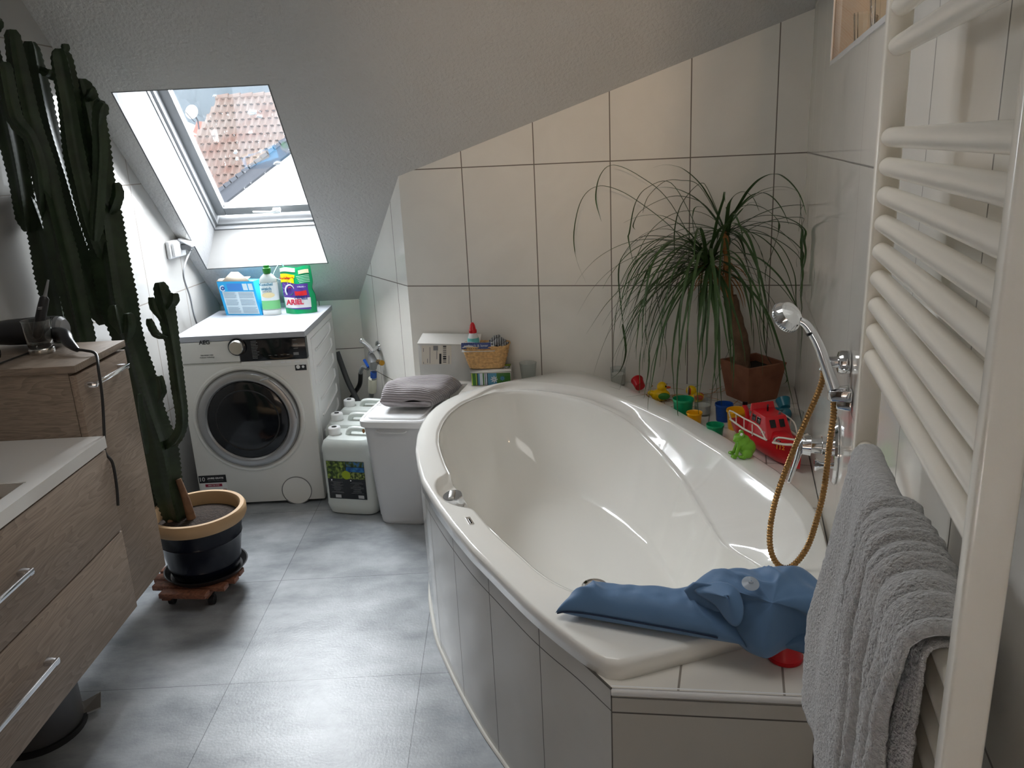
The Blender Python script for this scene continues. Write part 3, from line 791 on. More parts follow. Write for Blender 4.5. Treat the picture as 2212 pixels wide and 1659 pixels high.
def pq(u0, u1, v0, v1, o, n=10, f=None):
    mb = MB()
    def g(s_, t_):
        u = u0+(u1-u0)*s_; v = v0+(v1-v0)*t_
        if f: u, v = f(u, v)
        return PO(u, v, -1, o)
    mb.grid(g, n, n); return mb
M_pur = plastic('pouch_purple', (86, 62, 150), .3); M_prd = plastic('pouch_red', (206, 40, 46), .3); M_pwh = plastic('pouch_white', (226, 228, 228), .3)
obj('pouch_art', pq(.03, .86, .13, .68, .0012, f=lambda u, v: (u, v-.06*u)), M_pur, pbod)
obj('pouch_art', pq(.04, .88, .13, .36, .0020, f=lambda u, v: (u, v+(.0 if v < .2 else -.03*u))), M_pwh, pbod)
obj('pouch_art', pq(.0, .44, .68, .86, .0022, f=lambda u, v: (u+(.03 if v > .8 and u > .2 else 0), v-.04*u)), plastic('pouch_yellow', (246, 226, 10), .3), pbod)
obj('pouch_art', pq(.42, .80, .39, .49, .0024, 6), M_prd, pbod)
obj('pouch_art', pq(.0, .50, .90, .985, .0022, 6), M_pwh, pbod)
obj('pouch_art', pq(.60, .94, .85, .93, .0022, 6), mat('pouch_cream', srgb(235, 228, 190), .4), pbod)
mb = MB()
for k in range(5): 
    o_ = pq(.52+.02*k, .93, .80-k*.034, .812-k*.034, .0022, 4); mb.add(o_.v, o_.f)
obj('pouch_art', mb, mat('pouch_pale', srgb(170, 226, 200), .4), pbod)
# swirl
for rr, cl, st_ in ((.022, M_pwh, 0), (.017, plastic('swirl_blue', (40, 90, 180)), 2.1), (.017, plastic('swirl_green', (60, 170, 90)), 4.2), (.012, M_prd, 0.8)):
    cc = PO(.28, .5, -1, .0035)
    arc = [cc+xd*(rr*math.cos(st_+t*.22))*1.0+Vector((0, 0, 1.3*rr*math.sin(st_+t*.22))) for t in range(int(28 if cl is M_pwh else 9))]
    mb = MB(); mb.tube(arc, [.001+.0035*math.sin(PI*(i+.5)/len(arc)) for i in range(len(arc))], 6, flat=.3); obj('pouch_art', mb, cl, pbod)
mb = MB()
for k in range(9):
    t = R_(20+k*28); cc = PO(.28, .5, -1, .0028)
    mb.tube([cc+xd*.028*math.cos(t)+Vector((0, 0, .034*math.sin(t))), cc+xd*.042*math.cos(t)+Vector((0, 0, .05*math.sin(t)))], [.0012, .0004], 5, flat=.4)
obj('pouch_art', mb, plastic('ray_pink', (220, 190, 220)), pbod)
PN = -yd
def ptext(b_, s_, u, v, m_, **k): text('pouch_lettering', b_, s_, m_, pbod, PO(u, v, -1, .006), xd, (0, 0, 1), extrude=.0012, **k)
ptext('ARIEL', .036, .40, .255, plastic('ariel_red', (200, 20, 60)), bold=.0012, sx=.95)
ptext('All in 1', .024, .62, .365, plastic('all_blue', (20, 50, 120)), bold=.0004)
ptext('PODS', .011, .72, .315, plastic('pods_blue', (20, 50, 120)), bold=.0003)
ptext('Vorteilspack', .016, .22, .76, M_prd, bold=.0005, sx=.85)
ptext('COLOR +', .010, .66, .58, M_textw)
mb = MB()
pth = smooth_path([PO(.0, .98, 0)+Vector((-.0, 0, -.06)), PO(-.12, .84, 0)+Vector((-.012, -.02, 0)), PO(-.1, 1.02, 0), PO(.06, 1.09, 0), PO(.14, .98, 0)], 6)
mb.tube(pth, .0045, 8, flat=.4); obj('pouch_grip', mb, mat('grip_film', srgb(160, 220, 210), .2), po)

# ------------------------------------------------------------------ socket and cable on the left wall
def XLp(y): return XL(y)
so = thing('wall_socket', 'white double wall socket with hinged covers on left wall', 'socket', (XL(3.95), 3.95, 1.22))
sk = Vector((.092, 1, 0)).normalized(); sn_ = Vector((1, -.092, 0)).normalized()
rotS = -math.atan(.092)
def sbox(mb, y0, y1, z0, z1, d0, d1):
    p = Vector((XL(y0), y0, z0))+sn_*d0; q = Vector((XL(y1), y1, z0))+sn_*d0
    return mb.extr([p, q, q+Vector((0, 0, z1-z0)), p+Vector((0, 0, z1-z0))], sn_*(d1-d0))
obj('socket_plate', sbox(MB(), 3.86, 4.02, 1.17, 1.255, 0, .022), M_white, so, bevel=.008)
obj('socket_cover', sbox(MB(), 3.872, 3.935, 1.178, 1.247, .022, .038), M_white, so, bevel=.006)
p = Vector((XL(3.95), 3.95, 1.25))
mb = MB(); q = [p+sn_*.022, p+sk*.065+sn_*.022, p+sk*.065+sn_*.085+Vector((0, 0, -.035)), p+sn_*.085+Vector((0, 0, -.035))]
mb.extr(q, Vector((0, 0, .01))); obj('socket_cover', mb, M_white, so, bevel=.003, label='white hinged cover, flipped open')
plg = thing('power_cable', 'grey power cable plugged into wall socket running down behind washer', 'cable', (XL(3.98), 3.98, 1.0))
mb = MB(); pc = Vector((XL(3.98), 3.98, 1.215))
mb.tube([pc+sn_*.02, pc+sn_*.05, pc+sn_*.065+Vector((0, 0, -.02))], [.016, .016, .008], 10); obj('plug', mb, M_grey, plg)
q = [pc+sn_*.06+Vector((0, 0, -.02)), PX(396, 590, XL(4.05)+.05), PX(410, 640, XL(4.05)+.04), PX(424, 696, XL(4.05)+.03), Vector((XL(4.1)+.03, 4.1, .6))]
obj('cord', MB().tube(smooth_path(q, 8), .0045, 8), M_grey, plg)
# ------------------------------------------------------------------ water tap with valves and hoses on stub wall
sv = Vector((kn[0]-st[0], kn[1]-st[1], 0)).normalized(); nn_ = Vector((-sv.y, sv.x, 0))
if nn_.x > 0: nn_ = -nn_
def ST(x, y, d): return pl(x, y, Vector((st[0], st[1], 0))+nn_*d, nn_)
tp = thing('washer_tap', 'chrome angle tap with grey and blue valve body on stub wall', 'tap', ST(820, 752, 0))
qn = nn_.to_track_quat('Z', 'Y').to_matrix().to_4x4()
c = ST(817, 748, .0)
mb = MB().lathe([(0, 0), (.03, 0), (.028, .006), (.012, .012), (.0, .012)], c, 28, qn); obj('wall_rosette', mb, M_chrome, tp)
v1 = ST(803, 758, .06)
mb = MB().tube([c, ST(812, 752, .03), v1], [.011, .011, .013], 12)
mb.tube([v1, ST(795, 746, .075), ST(783, 737, .10)], [.014, .012, .013], 12); mb.ell(ST(782, 736, .10), (.015, .015, .015), 12, 8)
mb.tube([v1, ST(800, 766, .06)], [.012, .015], 12)
obj('tap_body', mb, M_chrome, tp)
v2 = ST(806, 782, .06)
mb = MB().tube([ST(800, 764, .06), v2, ST(806, 797, .06)], [.016, .026, .018], 14)
mb.tube([v2, ST(813, 783, .03)], [.02, .016], 12)
obj('valve_body', mb, M_grey, tp)
obj('valve_knob', MB().tube([ST(817, 781, .07), ST(825, 784, .085)], [.012, .014], 14), mat('brass', srgb(190, 146, 60), .25, metal=1), tp)
obj('blue_lever', MB().tube([ST(787, 778, .08), ST(796, 793, .08)], [.009, .007], 6), M_blue, tp)
obj('blue_collar', MB().tube([ST(807, 804, .06), ST(807, 815, .06)], .017, 16), M_blue, tp)
obj('aqua_stop', MB().tube([ST(805, 817, .06), ST(804, 846, .06)], [.023, .023], 18), mat('cream_plastic', srgb(196, 194, 178), .45), tp)
obj('valve_elbow', MB().tube(smooth_path([ST(795, 796, .07), ST(785, 793, .08), ST(780, 800, .09), ST(779, 808, .09)], 4), .011, 12), M_grey, tp)
def hose(lbl, pts, r, m_, grp=None):
    mb = MB(); pp = smooth_path(pts, 10); mb.tube(pp, r, 12)
    return tag(obj('washer_hose', mb, m_), lbl, 'hose', grp)
hose('dark grey ribbed drain hose rising behind washer to the wall elbow', [ST(779, 806, .09), ST(777, 830, .09), ST(765, 850, .09), PY(755, 868, 4.28), PY(748, 890, 4.29), PY(740, 905, 4.30)], .0125, M_blackm)
hose('grey straight hose slanting down right behind washing machine', [PY(728, 760, 4.28), PY(737, 785, 4.27), PY(752, 825, 4.25), PY(772, 865, 4.21), PY(784, 890, 4.15)], .015, plastic('hose_darkgrey', (74, 76, 78), .5))
hose('light grey supply hose curving from the valve towards washer', [ST(803, 848, .06), ST(800, 862, .07), PY(790, 880, 4.12), PY(770, 887, 4.14), PY(745, 889, 4.20)], .0125, plastic('hose_grey', (112, 114, 112), .5))

# ------------------------------------------------------------------ bathtub
TC = Vector((.25, 2.42))
NA = 240
def polar(pts, z=None, soft=0):
    P = [(p[0]-TC.x, p[1]-TC.y, (p[2] if len(p) > 2 else z)) for p in pts]
    out = []
    for k in range(NA):
        t = 2*PI*k/NA; d = (math.cos(t), math.sin(t)); best = None
        for i in range(len(P)):
            x1, y1, z1 = P[i]; x2, y2, z2 = P[(i+1) % len(P)]
            den = d[0]*(y2-y1)-d[1]*(x2-x1)
            if abs(den) < 1e-9: continue
            rr = (x1*(y2-y1)-y1*(x2-x1))/den
            s_ = (x1*d[1]-y1*d[0])/den
            if rr > 0 and -1e-6 <= s_ <= 1+1e-6:
                if best is None or rr < best[0]: best = (rr, z1+(z2-z1)*s_)
        out.append(best or (.5, z or .6))
    for _ in range(soft):
        out = [((out[k-1][0]+2*out[k][0]+out[(k+1) % NA][0])/4, (out[k-1][1]+2*out[k][1]+out[(k+1) % NA][1])/4) for k in range(NA)]
    return out
def ringp(rz, dr=0, dz=0):
    return [Vector((TC.x+(r+dr)*math.cos(2*PI*k/NA), TC.y+(r+dr)*math.sin(2*PI*k/NA), z+dz)) for k, (r, z) in enumerate(rz)]
ZR = .605
OUT = [(.174, 1.368), (.294, 1.405), (.464, 1.460), (.66, 1.528), (.700, 1.55), (.722, 1.59), (.762, 1.73), (.785, 1.81), (.806, 1.885), (.824, 1.963), (.834, 2.03), (.839, 2.128), (.827, 2.272), (.754, 2.588), (.628, 2.985), (.483, 3.303), (.333, 3.560), (.300, 3.575), (.16, 3.515), (.024, 3.456), (-.084, 3.40), (-.168, 3.335), (-.227, 3.270), (-.272, 3.198), (-.306, 3.115), (-.330, 3.02), (-.343, 2.919), (-.348, 2.80), (-.340, 2.65), (-.318, 2.50), (-.293, 2.371), (-.26, 2.265), (-.223, 2.155), (-.176, 2.03), (-.121, 1.898), (-.066, 1.785), (-.02, 1.69), (.02, 1.61), (.063, 1.535), (.115, 1.453)]
R1 = [(.748, 1.85), (.768, 1.95), (.772, 2.082), (.761, 2.138), (.695, 2.459), (.590, 2.806), (.500, 3.01), (.390, 3.199), (.300, 3.29), (.232, 3.341), (.14, 3.39), (.044, 3.422), (-.04, 3.402), (-.09, 3.33), (-.143, 3.235), (-.199, 3.160), (-.244, 3.046), (-.266, 2.929), (-.274, 2.819), (-.268, 2.70), (-.252, 2.60), (-.231, 2.492)]
R1n = [(-.207, 2.393)] + [tuple(PZ(x, y, ZR)[:2]) for x, y in ((958, 1025), (945, 1035), (940, 1048), (946, 1066), (967, 1084), (995, 1094), (1020, 1096))]
R1b = [(-.16, 2.26), (-.123, 2.133)]
R1c = [(-.059, 1.965), (.005, 1.835), (.053, 1.733), (.1, 1.67), (.16, 1.62), (.25, 1.60), (.40, 1.60), (.55, 1.62), (.65, 1.68), (.715, 1.76)]
ro = polar(OUT, ZR, 1)
r1 = polar(R1+R1n+R1c, ZR, 2)
r1base = polar(R1+[(-.207, 2.393), (-.165, 2.27)]+R1c, ZR, 3)
R3 = [(.62, 1.80, .50), (.66, 1.95, .475), (.60, 2.02, .47), (.592, 2.104, .47), (.588, 2.309, .47), (.583, 2.545, .475), (.545, 2.74, .50), (.50, 2.88, .525), (.455, 2.95, .555), (.38, 3.04, .578), (.293, 3.135, .59), (.182, 3.232, .592), (.063, 3.301, .594), (-.021, 3.312, .594), (-.083, 3.289, .594), (-.139, 3.230, .594), (-.194, 3.157, .594), (-.239, 3.043, .594), (-.260, 2.929, .594), (-.268, 2.819, .594), (-.262, 2.70, .594), (-.246, 2.60, .594), (-.225, 2.492, .594), (-.2, 2.393, .594), (-.157, 2.27, .594), (-.12, 2.133, .594), (-.054, 1.968, .594), (.01, 1.84, .594), (.058, 1.738, .594), (.105, 1.677, .594), (.163, 1.627, .594), (.25, 1.607, .594), (.40, 1.61, .594), (.53, 1.66, .57)]
r3 = polar(R3, None, 3)
R4 = [(.49, 2.1, .2), (.505, 2.35, .2), (.46, 2.60, .2), (.355, 2.85, .205), (.25, 3.0, .22), (.12, 3.02, .23), (.0, 2.95, .23), (-.08, 2.8, .22), (-.10, 2.6, .205), (-.08, 2.4, .2), (-.03, 2.2, .2), (.04, 2.02, .2), (.12, 1.88, .2), (.22, 1.79, .2), (.33, 1.78, .2), (.43, 1.87, .2)]
r4 = polar(R4, None, 4)
rings = []
rings.append(ringp(ro, -.03, -.045)); rings.append(ringp(ro, .0, -.045)); rings.append(ringp(ro, 0, -.012)); rings.append(ringp(ro, -.004, -.003)); rings.append(ringp(ro, -.012, 0))
# rim between
rings.append([a_.lerp(b_, .5) for a_, b_ in zip(ringp(ro, -.012), ringp(r1, .008))])
rings.append(ringp(r1, .008)); rings.append(ringp(r1, .0, -.002)); 
no_ = []
for k in range(NA):
    bul = r1[k][0]-r1base[k][0]
    nt_ = min(1, max(0, bul/.01)); no_.append(nt_)
rb = []
for k in range(NA):
    r, z = r1[k]; n_ = no_[k]
    rb.append((r-.004, z-.009-.022*n_))
rings.append(ringp(rb))
rc = []
for k in range(NA):
    n_ = no_[k]; r, z = r3[k]
    step = max(0, r1base[k][0]-r-.03)   # shelf on the wall side
    rr = r+ min(.02, step*.3)
    rc.append((rr, min(z+.010+.00*step, ZR-.006)*(1-n_)+(ZR-.034)*n_ if n_ > 0 else min(z+.012, ZR-.008)))
# wide sloping shelf on the wall side
for f_ in (.33, .66):
    rings.append([a_.lerp(b_, f_) + Vector((0, 0, -.012*math.sin(PI*f_) if (a_-b_).length > .06 else 0)) for a_, b_ in zip(ringp(rb), ringp(rc))])
rings.append(ringp(rc))
r3m = [(r, z*(1-n_)+(ZR-.040)*n_) for (r, z), n_ in zip(r3, no_)]
lipm = [max(0, min(1, (r1base[k][0]-r3[k][0]-.02)/.03)) for k in range(NA)]
rings.append([p+Vector((0, 0, -.006*l_)) for p, l_ in zip(ringp(rc, -.004), lipm)])
rings.append([p+Vector((0, 0, .006*l_)) for p, l_ in zip(ringp(r3m, .004), lipm)])
rings.append([p+Vector((0, 0, .005*l_)) for p, l_ in zip(ringp(r3m), lipm)]); rings.append(ringp(r3m, -.005, -.008))
a3 = ringp(r3m, -.005, -.008); a4 = ringp(r4)
for i in range(1, 13):
    f_ = i/12
    g_ = 1-(1-f_)**1.7 if 0 else f_
    hz = math.sin(f_*PI/2)            # horizontal progress slow then...
    hx = 1-math.cos(f_*PI/2)
    rg_ = []
    for k, (p, q) in enumerate(zip(a3, a4)):
        th_ = 2*PI*k/NA; ws = max(0, min(1, (math.cos(th_-R_(12))-.45)/.35)); ws = ws*ws*(3-2*ws)
        kx = (hx*.8+f_*.2)*(1-ws)+(f_**1.05)*.93*ws if i < 12 else 1
        kz = (hz*.75+f_*.25)*(1-ws)+min(1, f_*1.075)*ws if i < 12 else 1
        rg_.append(Vector((p.x+(q.x-p.x)*kx, p.y+(q.y-p.y)*kx, p.z+(q.z-p.z)*kz)))
    rings.append(rg_)
for s_ in (.93, .8, .55, .25, .04):
    rings.append([Vector((TC.x+(p.x-TC.x)*s_, TC.y+(p.y-TC.y)*s_, p.z*s_+.194*(1-s_))) for p in a4])
tub = thing('bathtub', 'large white asymmetric corner bathtub set in tiled surround', 'bathtub', (TC.x, TC.y, .19))
mb = MB().loft(rings, caps=False); mb.f.append(tuple(len(mb.v)-NA+j for j in range(NA)))
obj('tub_shell', mb, M_ceramic, tub, ang=180)
# drain
dp_ = PZ(1285, 1265, .196)
mb = MB().lathe([(.0, .006), (.026, .008), (.030, .005), (.032, .003), (.040, .006), (.044, .003), (.045, -.004)], (dp_.x, dp_.y, .193), 40); obj('drain', mb, M_chrome, tub)
mb = MB().lathe([(.046, .002), (.055, .003), (.062, .001)], (dp_.x, dp_.y, .193), 40, caps=False); obj('drain_dish', mb, M_ceramic, tub)
# overflow control
oc = PZ(977, 1070, .602)
ax = Vector((-.12, -.18, 1)).normalized(); T = ax.to_track_quat('Z', 'Y').to_matrix().to_4x4()
mb = MB().lathe([(.031, -.035), (.031, -.004), (.029, .0), (.0, .001)], oc, 36, T); kb_ = obj('overflow_control', mb, M_chrome, tub)
mb = MB().box(oc+ax*.003, (.018, .040, .008), T=T @ Matrix.Rotation(.5, 4, 'Z')); obj('control_grip', mb, M_steel, kb_, bevel=.003)
lp = PZ(1014.5, 1125, ZR+.0005)
mb = MB(); 
q = [PZ(x, y, ZR+.0004) for x, y in ((1005, 1118), (1015, 1117), (1025, 1132), (1014, 1133))]
mb.extr(q, (0, 0, .0012)); pb_ = obj('maker_plate', mb, M_chrome, tub)
q = [PZ(x, y, ZR+.0018) for x, y in ((1011, 1120.5), (1014.5, 1120), (1020, 1129.5), (1016.5, 1130))]
obj('plate_inlay', MB().extr(q, (0, 0, .0004)), M_black, pb_)

# ------------------------------------------------------------------ tiled surround
ZD = .560
sur = thing('bathtub_surround', 'white tiled apron and deck around the corner bathtub', 'bathtub surround', (.3, 2.5, 0))
s0 = Vector((.174, 1.356))
left = [Vector(p) for p in OUT[24:]]          # from back-left going to the front
left = [Vector(p[:2]) for p in OUT[22:]]
le1 = PZ(990, 851, ZD); le2 = PZ(1016, 827, ZD)
ledir = (le2-le1); 
aw, bw = toB(le2); 
ebk = le2+ledir*1.0
pts = []
for p in left:
    d = (p-TC); pts.append(TC+d*(1-.010/d.length))
pts = [le1.xy]+[p for p in pts if p.y < 3.30]
# walk: back-left corner -> front corner ; split path for tile seams starting at front corner
path = pts+[s0]
mb = MB()
rev = path[::-1]
# resample for smooth curve
P3 = smooth_path([Vector((p.x, p.y, 0)) for p in rev], 4)
cum = [0]
for i in range(1, len(P3)): cum.append(cum[-1]+(P3[i]-P3[i-1]).length)
vs = []; fs = []; uvm = {}
for i, p in enumerate(P3): vs += [(p.x, p.y, 0), (p.x, p.y, ZD)]; uvm[(round(p.x, 4), round(p.y, 4))] = cum[i]
for i in range(len(P3)-1): fs.append((2*i, 2*i+1, 2*i+3, 2*i+2))
mb.add(vs, fs)
def apuv(v, f): return (uvm.get((round(v.x, 4), round(v.y, 4)), 0), v.z)
obj('apron', mb, M_tapron, sur, uvf=apuv, ang=50)
# silicone/base strip
mb = MB(); mb.tube([p+Vector((0, 0, .004))+((p-Vector((TC.x, TC.y, 0))).normalized()*.003) for p in P3], .006, 6); obj('floor_joint', mb, mat('white_sealant', srgb(205, 203, 196), .5), sur)
mb = MB(); mb.tube([Vector((p.x, p.y, ZD-.001))+((p-Vector((TC.x, TC.y, 0))).normalized()*.0015) for p in P3], .0028, 6); obj('rim_joint', mb, mat('dark_joint', srgb(84, 80, 74), .9), sur)
# front apron
f1 = B(-.002, toB((.644, 1.284, 0))[1]); f0 = Vector((s0.x, s0.y, 0))
fd = (f1-f0); fl = fd.length; fdn = fd.normalized()
mb = MB(); mb.add([f0, f1, f1+Vector((0, 0, ZD-.018)), f0+Vector((0, 0, ZD-.018))], [(0, 1, 2, 3)])
M_tfront = tile_mat('tiles_front_apron', .395, .53, 0.0, -.028, srgb(192, 189, 182), srgb(96, 92, 88), msz=.0022)  # same tile darkened further, shade of the front side in its colour
obj('front_apron', mb, M_tfront, sur, uvf=lambda v, f: ((v-f0).dot(fdn), v.z))
mb = MB(); nf = Vector((fdn.y, -fdn.x, 0))
mb.tube([f0+Vector((0, 0, ZD-.010))-nf*.006, f1+Vector((0, 0, ZD-.010))-nf*.006], .0105, 12); obj('rounded_edge_strip', mb, M_tdeck if 0 else M_white, sur)
mb = MB(); q = [f0-nf*.002, f1-nf*.002, f1-nf*.014, f0-nf*.014]
obj('edge_joint', MB().extr([f0+nf*.0+Vector((0, 0, ZD-.024)), f1+Vector((0, 0, ZD-.024)), f1-nf*.02+Vector((0, 0, ZD-.024)), f0-nf*.02+Vector((0, 0, ZD-.024))], (0, 0, .004)), mat('grout_line', srgb(96, 92, 88), .9), sur)
# deck: polygon ring pieces around the tub hole (the tub lip covers the inner part)
inner = ringp(ro, -.028)
def deckpoly():
    o_ = []
    for k in range(NA):
        t = 2*PI*k/NA; d = Vector((math.cos(t), math.sin(t)))
        best = 9
        bord = [le1.xy, (B(-1.45, .002)).xy, B(-.002, .002).xy, f1.xy, f0.xy]+rev[1:-1]
        for i in range(len(bord)):
            p = bord[i]-TC; q = bord[(i+1) % len(bord)]-TC
            den = d.x*(q.y-p.y)-d.y*(q.x-p.x)
            if abs(den) < 1e-9: continue
            rr = (p.x*(q.y-p.y)-p.y*(q.x-p.x))/den; s_ = (p.x*d.y-p.y*d.x)/den
            if rr > 0 and -1e-6 <= s_ <= 1+1e-6: best = min(best, rr)
        o_.append(Vector((TC.x+d.x*best, TC.y+d.y*best, ZD)))
    return o_
dk = deckpoly()
mb = MB(); innr = [Vector((p.x, p.y, ZD)) for p in ringp(ro, -.03)]
dk = [q if (q-Vector((TC.x, TC.y, ZD))).length > (p-Vector((TC.x, TC.y, ZD))).length else p for p, q in zip(innr, dk)]
mb.loft([innr, dk], caps=False)
# exact corners
cpt = B(-.002, .002, ZD); k0 = max(range(NA), key=lambda k: (dk[k].xy-Vector((TC.x, TC.y))).length if dk[k].x > .9 and dk[k].y > 3 else 0)
dk_near = min(range(NA), key=lambda k: (dk[k]-cpt).length)
mb.v[NA+dk_near] = cpt
kf = min(range(NA), key=lambda k: (dk[k]-Vector((f1.x, f1.y, ZD))).length); mb.v[NA+kf] = Vector((f1.x, f1.y, ZD))
kf = min(range(NA), key=lambda k: (dk[k]-Vector((f0.x, f0.y, ZD))).length); mb.v[NA+kf] = Vector((f0.x, f0.y, ZD))
cb = B(-1.45, .002, ZD); kf = min(range(NA), key=lambda k: (dk[k]-cb).length); mb.v[NA+kf] = cb
obj('deck', mb, M_tdeck, sur, uvf=lambda v, f: (toB(v)[0], -toB(v)[1]))
ext_ = [le2, B(-1.40, .10, ZD), B(-1.70, .12, ZD), B(-1.70, .004, ZD), cb]
mb = MB().extr([p-Vector((0, 0, .0005)) for p in ext_], (0, 0, -.5)); obj('deck_ledge', mb, M_tdeck, sur, uvf=lambda v, f: (toB(v)[0], -toB(v)[1]))
mb = MB(); mb.add([le1, cb, Vector((cb.x, cb.y, 0)), Vector((le1.x, le1.y, 0))], [(0, 1, 2, 3)]); obj('left_apron', mb, M_tapron, sur, uvf=lambda v, f: (v.y, v.z))

# ------------------------------------------------------------------ tall cabinet and vanity on the left
def bar_handle(par, x, y0, y1, z, w_=.012):
    mb = MB()
    mb.extr([Vector((x-.002, y0, z)), Vector((x+.030, y0+.006, z-.003)), Vector((x+.030, y0+.020, z-.003)), Vector((x-.002, y0+.026, z))], (0, 0, w_))
    mb.extr([Vector((x-.002, y1, z)), Vector((x+.030, y1-.006, z-.003)), Vector((x+.030, y1-.020, z-.003)), Vector((x-.002, y1-.026, z))], (0, 0, w_))
    mb.extr([Vector((x+.023, y0+.006, z)), Vector((x+.031, y0+.006, z)), Vector((x+.031, y1-.006, z)), Vector((x+.023, y1-.006, z))], (0, 0, w_))
    return obj('handle', mb, M_chrome, par, bevel=.0015)
CX_ = -1.20
tc_ = thing('tall_cabinet', 'light ash wood tall bathroom cabinet beside the potted cactus', 'cabinet', (-1.47, 2.315, .293))
CB0 = XL(2.3)+.02
wbox(mb := MB(), CB0, CX_-.022, 2.165, 2.470, .293, 1.060); obj('carcass', mb, M_woodside, tc_, bevel=.001)
wbox(mb := MB(), CX_-.020, CX_, 2.164, 2.469, .293, 1.052); dv = obj('door', mb, M_wood, tc_, bevel=.001)
wbox(mb := MB(), CB0, CX_+.002, 2.160, 2.474, 1.061, 1.081); obj('top_board', mb, M_woodside, tc_, bevel=.001)
bar_handle(dv, CX_, 2.195, 2.425, 1.008)
VX = -1.157
va = thing('vanity_unit', 'wide ash wood vanity with two drawers and white washbasin top', 'vanity', (-1.45, 1.5, .325))
VY0, VY1 = .75, 2.157
VB = XL(2.17)+.012
wbox(mb := MB(), VB, VX-.022, VY0, VY1-.002, .325, .836); obj('carcass', mb, M_woodside, va, bevel=.001)
wbox(mb := MB(), VX-.02, VX, VY0, VY1, .582, .832); d1 = obj('drawer', mb, M_wood, va, bevel=.001)
wbox(mb := MB(), VX-.02, VX, VY0, VY1, .325, .578); d2 = obj('drawer', mb, M_wood, va, bevel=.001)
bar_handle(d1, VX, 1.20, 1.695, .705); bar_handle(d2, VX, 1.20, 1.71, .452)
M_stone = mat('glossy_basin', srgb(224, 223, 220), .08, coat=.3)
mb = MB()
SX0, SX1, SY0, SY1 = -1.62, -1.195, .9, 1.84
wbox(mb, SX1, VX+.004, VY0, VY1+.004, .838, .872); wbox(mb, VB, SX0, VY0, VY1+.004, .838, .872)
wbox(mb, SX0, SX1, SY1, VY1+.004, .838, .872); wbox(mb, SX0, SX1, VY0, SY0, .838, .872)
obj('basin_top', mb, M_stone, va, merge=.0001)
mb = MB(); wbox(mb, SX0, SX1, SY0, SY1, .77, .775); wbox(mb, SX0, SX0+.004, SY0, SY1, .77, .871); wbox(mb, SX1-.004, SX1, SY0, SY1, .77, .871); wbox(mb, SX0, SX1, SY1-.004, SY1, .77, .871)
obj('basin_bowl', mb, M_stone, va)
# pedal bin under the vanity
pbn = thing('pedal_bin', 'grey metal pedal bin in the dark under the vanity', 'bin', (-1.45, 2.03, 0))
M_bing = mat('bin_grey', srgb(96, 96, 98), .35, metal=.6)
obj('bin_body', MB().lathe([(.0, .0), (.118, .0), (.12, .02), (.12, .24), (.0, .24)], (-1.45, 2.03, 0.005), 36), M_bing, pbn)
obj('bin_lid', MB().lathe([(.124, .24), (.124, .255), (.10, .275), (.0, .285)], (-1.45, 2.03, 0.005), 36), M_blackm, pbn)
obj('base_ring', MB().lathe([(.0, .0), (.128, .0), (.128, .018), (.0, .018)], (-1.45, 2.03, 0.0), 36), M_blackm, pbn)
mb = MB(); mb.extr([Vector((-1.35, 2.06, .012)), Vector((-1.30, 2.10, .012)), Vector((-1.32, 2.15, .03)), Vector((-1.37, 2.11, .02))], (0, 0, .005)); obj('pedal', mb, M_steel, pbn)

# ------------------------------------------------------------------ things on the tall cabinet
ZT = 1.0815
def g_lathe(prof, c, n=32): return MB().lathe(prof, c, n, caps=False)
c = PZ(82, 766, ZT); c = Vector((c.x, c.y+.025, ZT))
cg = thing('charging_glass', 'clear glass tumbler on a chrome charging base on tall cabinet', 'glass', c)
obj('charging_base', MB().lathe([(0, 0), (.034, 0), (.035, .004), (.035, .013), (.033, .016), (0, .016)], c, 32), M_steel, cg)
obj('tumbler', g_lathe([(0.001, .017), (.030, .017), (.034, .022), (.041, .098), (.0415, .1), (.039, .1), (.031, .036), (.028, .030), (.001, .028)], c), M_glass, cg)
pp = smooth_path([c+Vector((-.03, -.01, .006)), PX(45, 775, -1.43), PX(32, 800, -1.42), PX(28, 825, -1.42), PX(18, 845, -1.42)], 6)
pp = smooth_path([c+Vector((-.03, -.012, .005)), Vector((c.x-.05, 2.19, ZT+.004)), Vector((c.x-.06, 2.150, ZT-.005)), Vector((c.x-.065, 2.146, ZT-.06)), Vector((c.x-.08, 2.146, ZT-.10))], 8)
obj('cord', MB().tube(pp, .0025, 8), M_rubber, cg)
obj('usb_plug', MB().ell(pp[-1]+Vector((-.014, 0, -.012)), (.03, .012, .017)), M_rubber, cg)
tb = thing('electric_toothbrush', 'black electric toothbrush standing in the glass on tall cabinet', 'toothbrush', c+Vector((0, 0, .03)))
t0 = c+Vector((-.006, -.004, .047)); t1 = PY(97, 640, c.y+.01); dt = (t1-t0).normalized(); tl_ = (t1-t0).length
obj('handle', MB().tube([t0+dt*k*tl_ for k in (0, .04, .3, .7, .95, 1)], [.008, .0125, .0145, .0145, .013, .008], 16), M_blackm, tb)
obj('brush_neck', MB().tube([t0+dt*tl_, t0+dt*(tl_+.008), t0+dt*(tl_+.05)], [.006, .005, .003], 12), M_grey, tb)
mb = MB()
for k in (.72, .76): 
    p = t0+dt*tl_*k; mb.box(p+Vector((.0, -.0148, 0)), (.012, .001, .0012))
obj('handle_marks', mb, M_textw, tb)
hd = thing('hair_dryer', 'black hair dryer lying on tall cabinet with its cord hanging down', 'hair dryer', (-1.45, 2.43, ZT))
q0 = Vector((-1.60, 2.445, ZT+.046)); q1 = Vector((-1.36, 2.440, ZT+.052)); dq = (q1-q0)
M_dry = mat('dryer_black', (.02, .02, .022), .28)
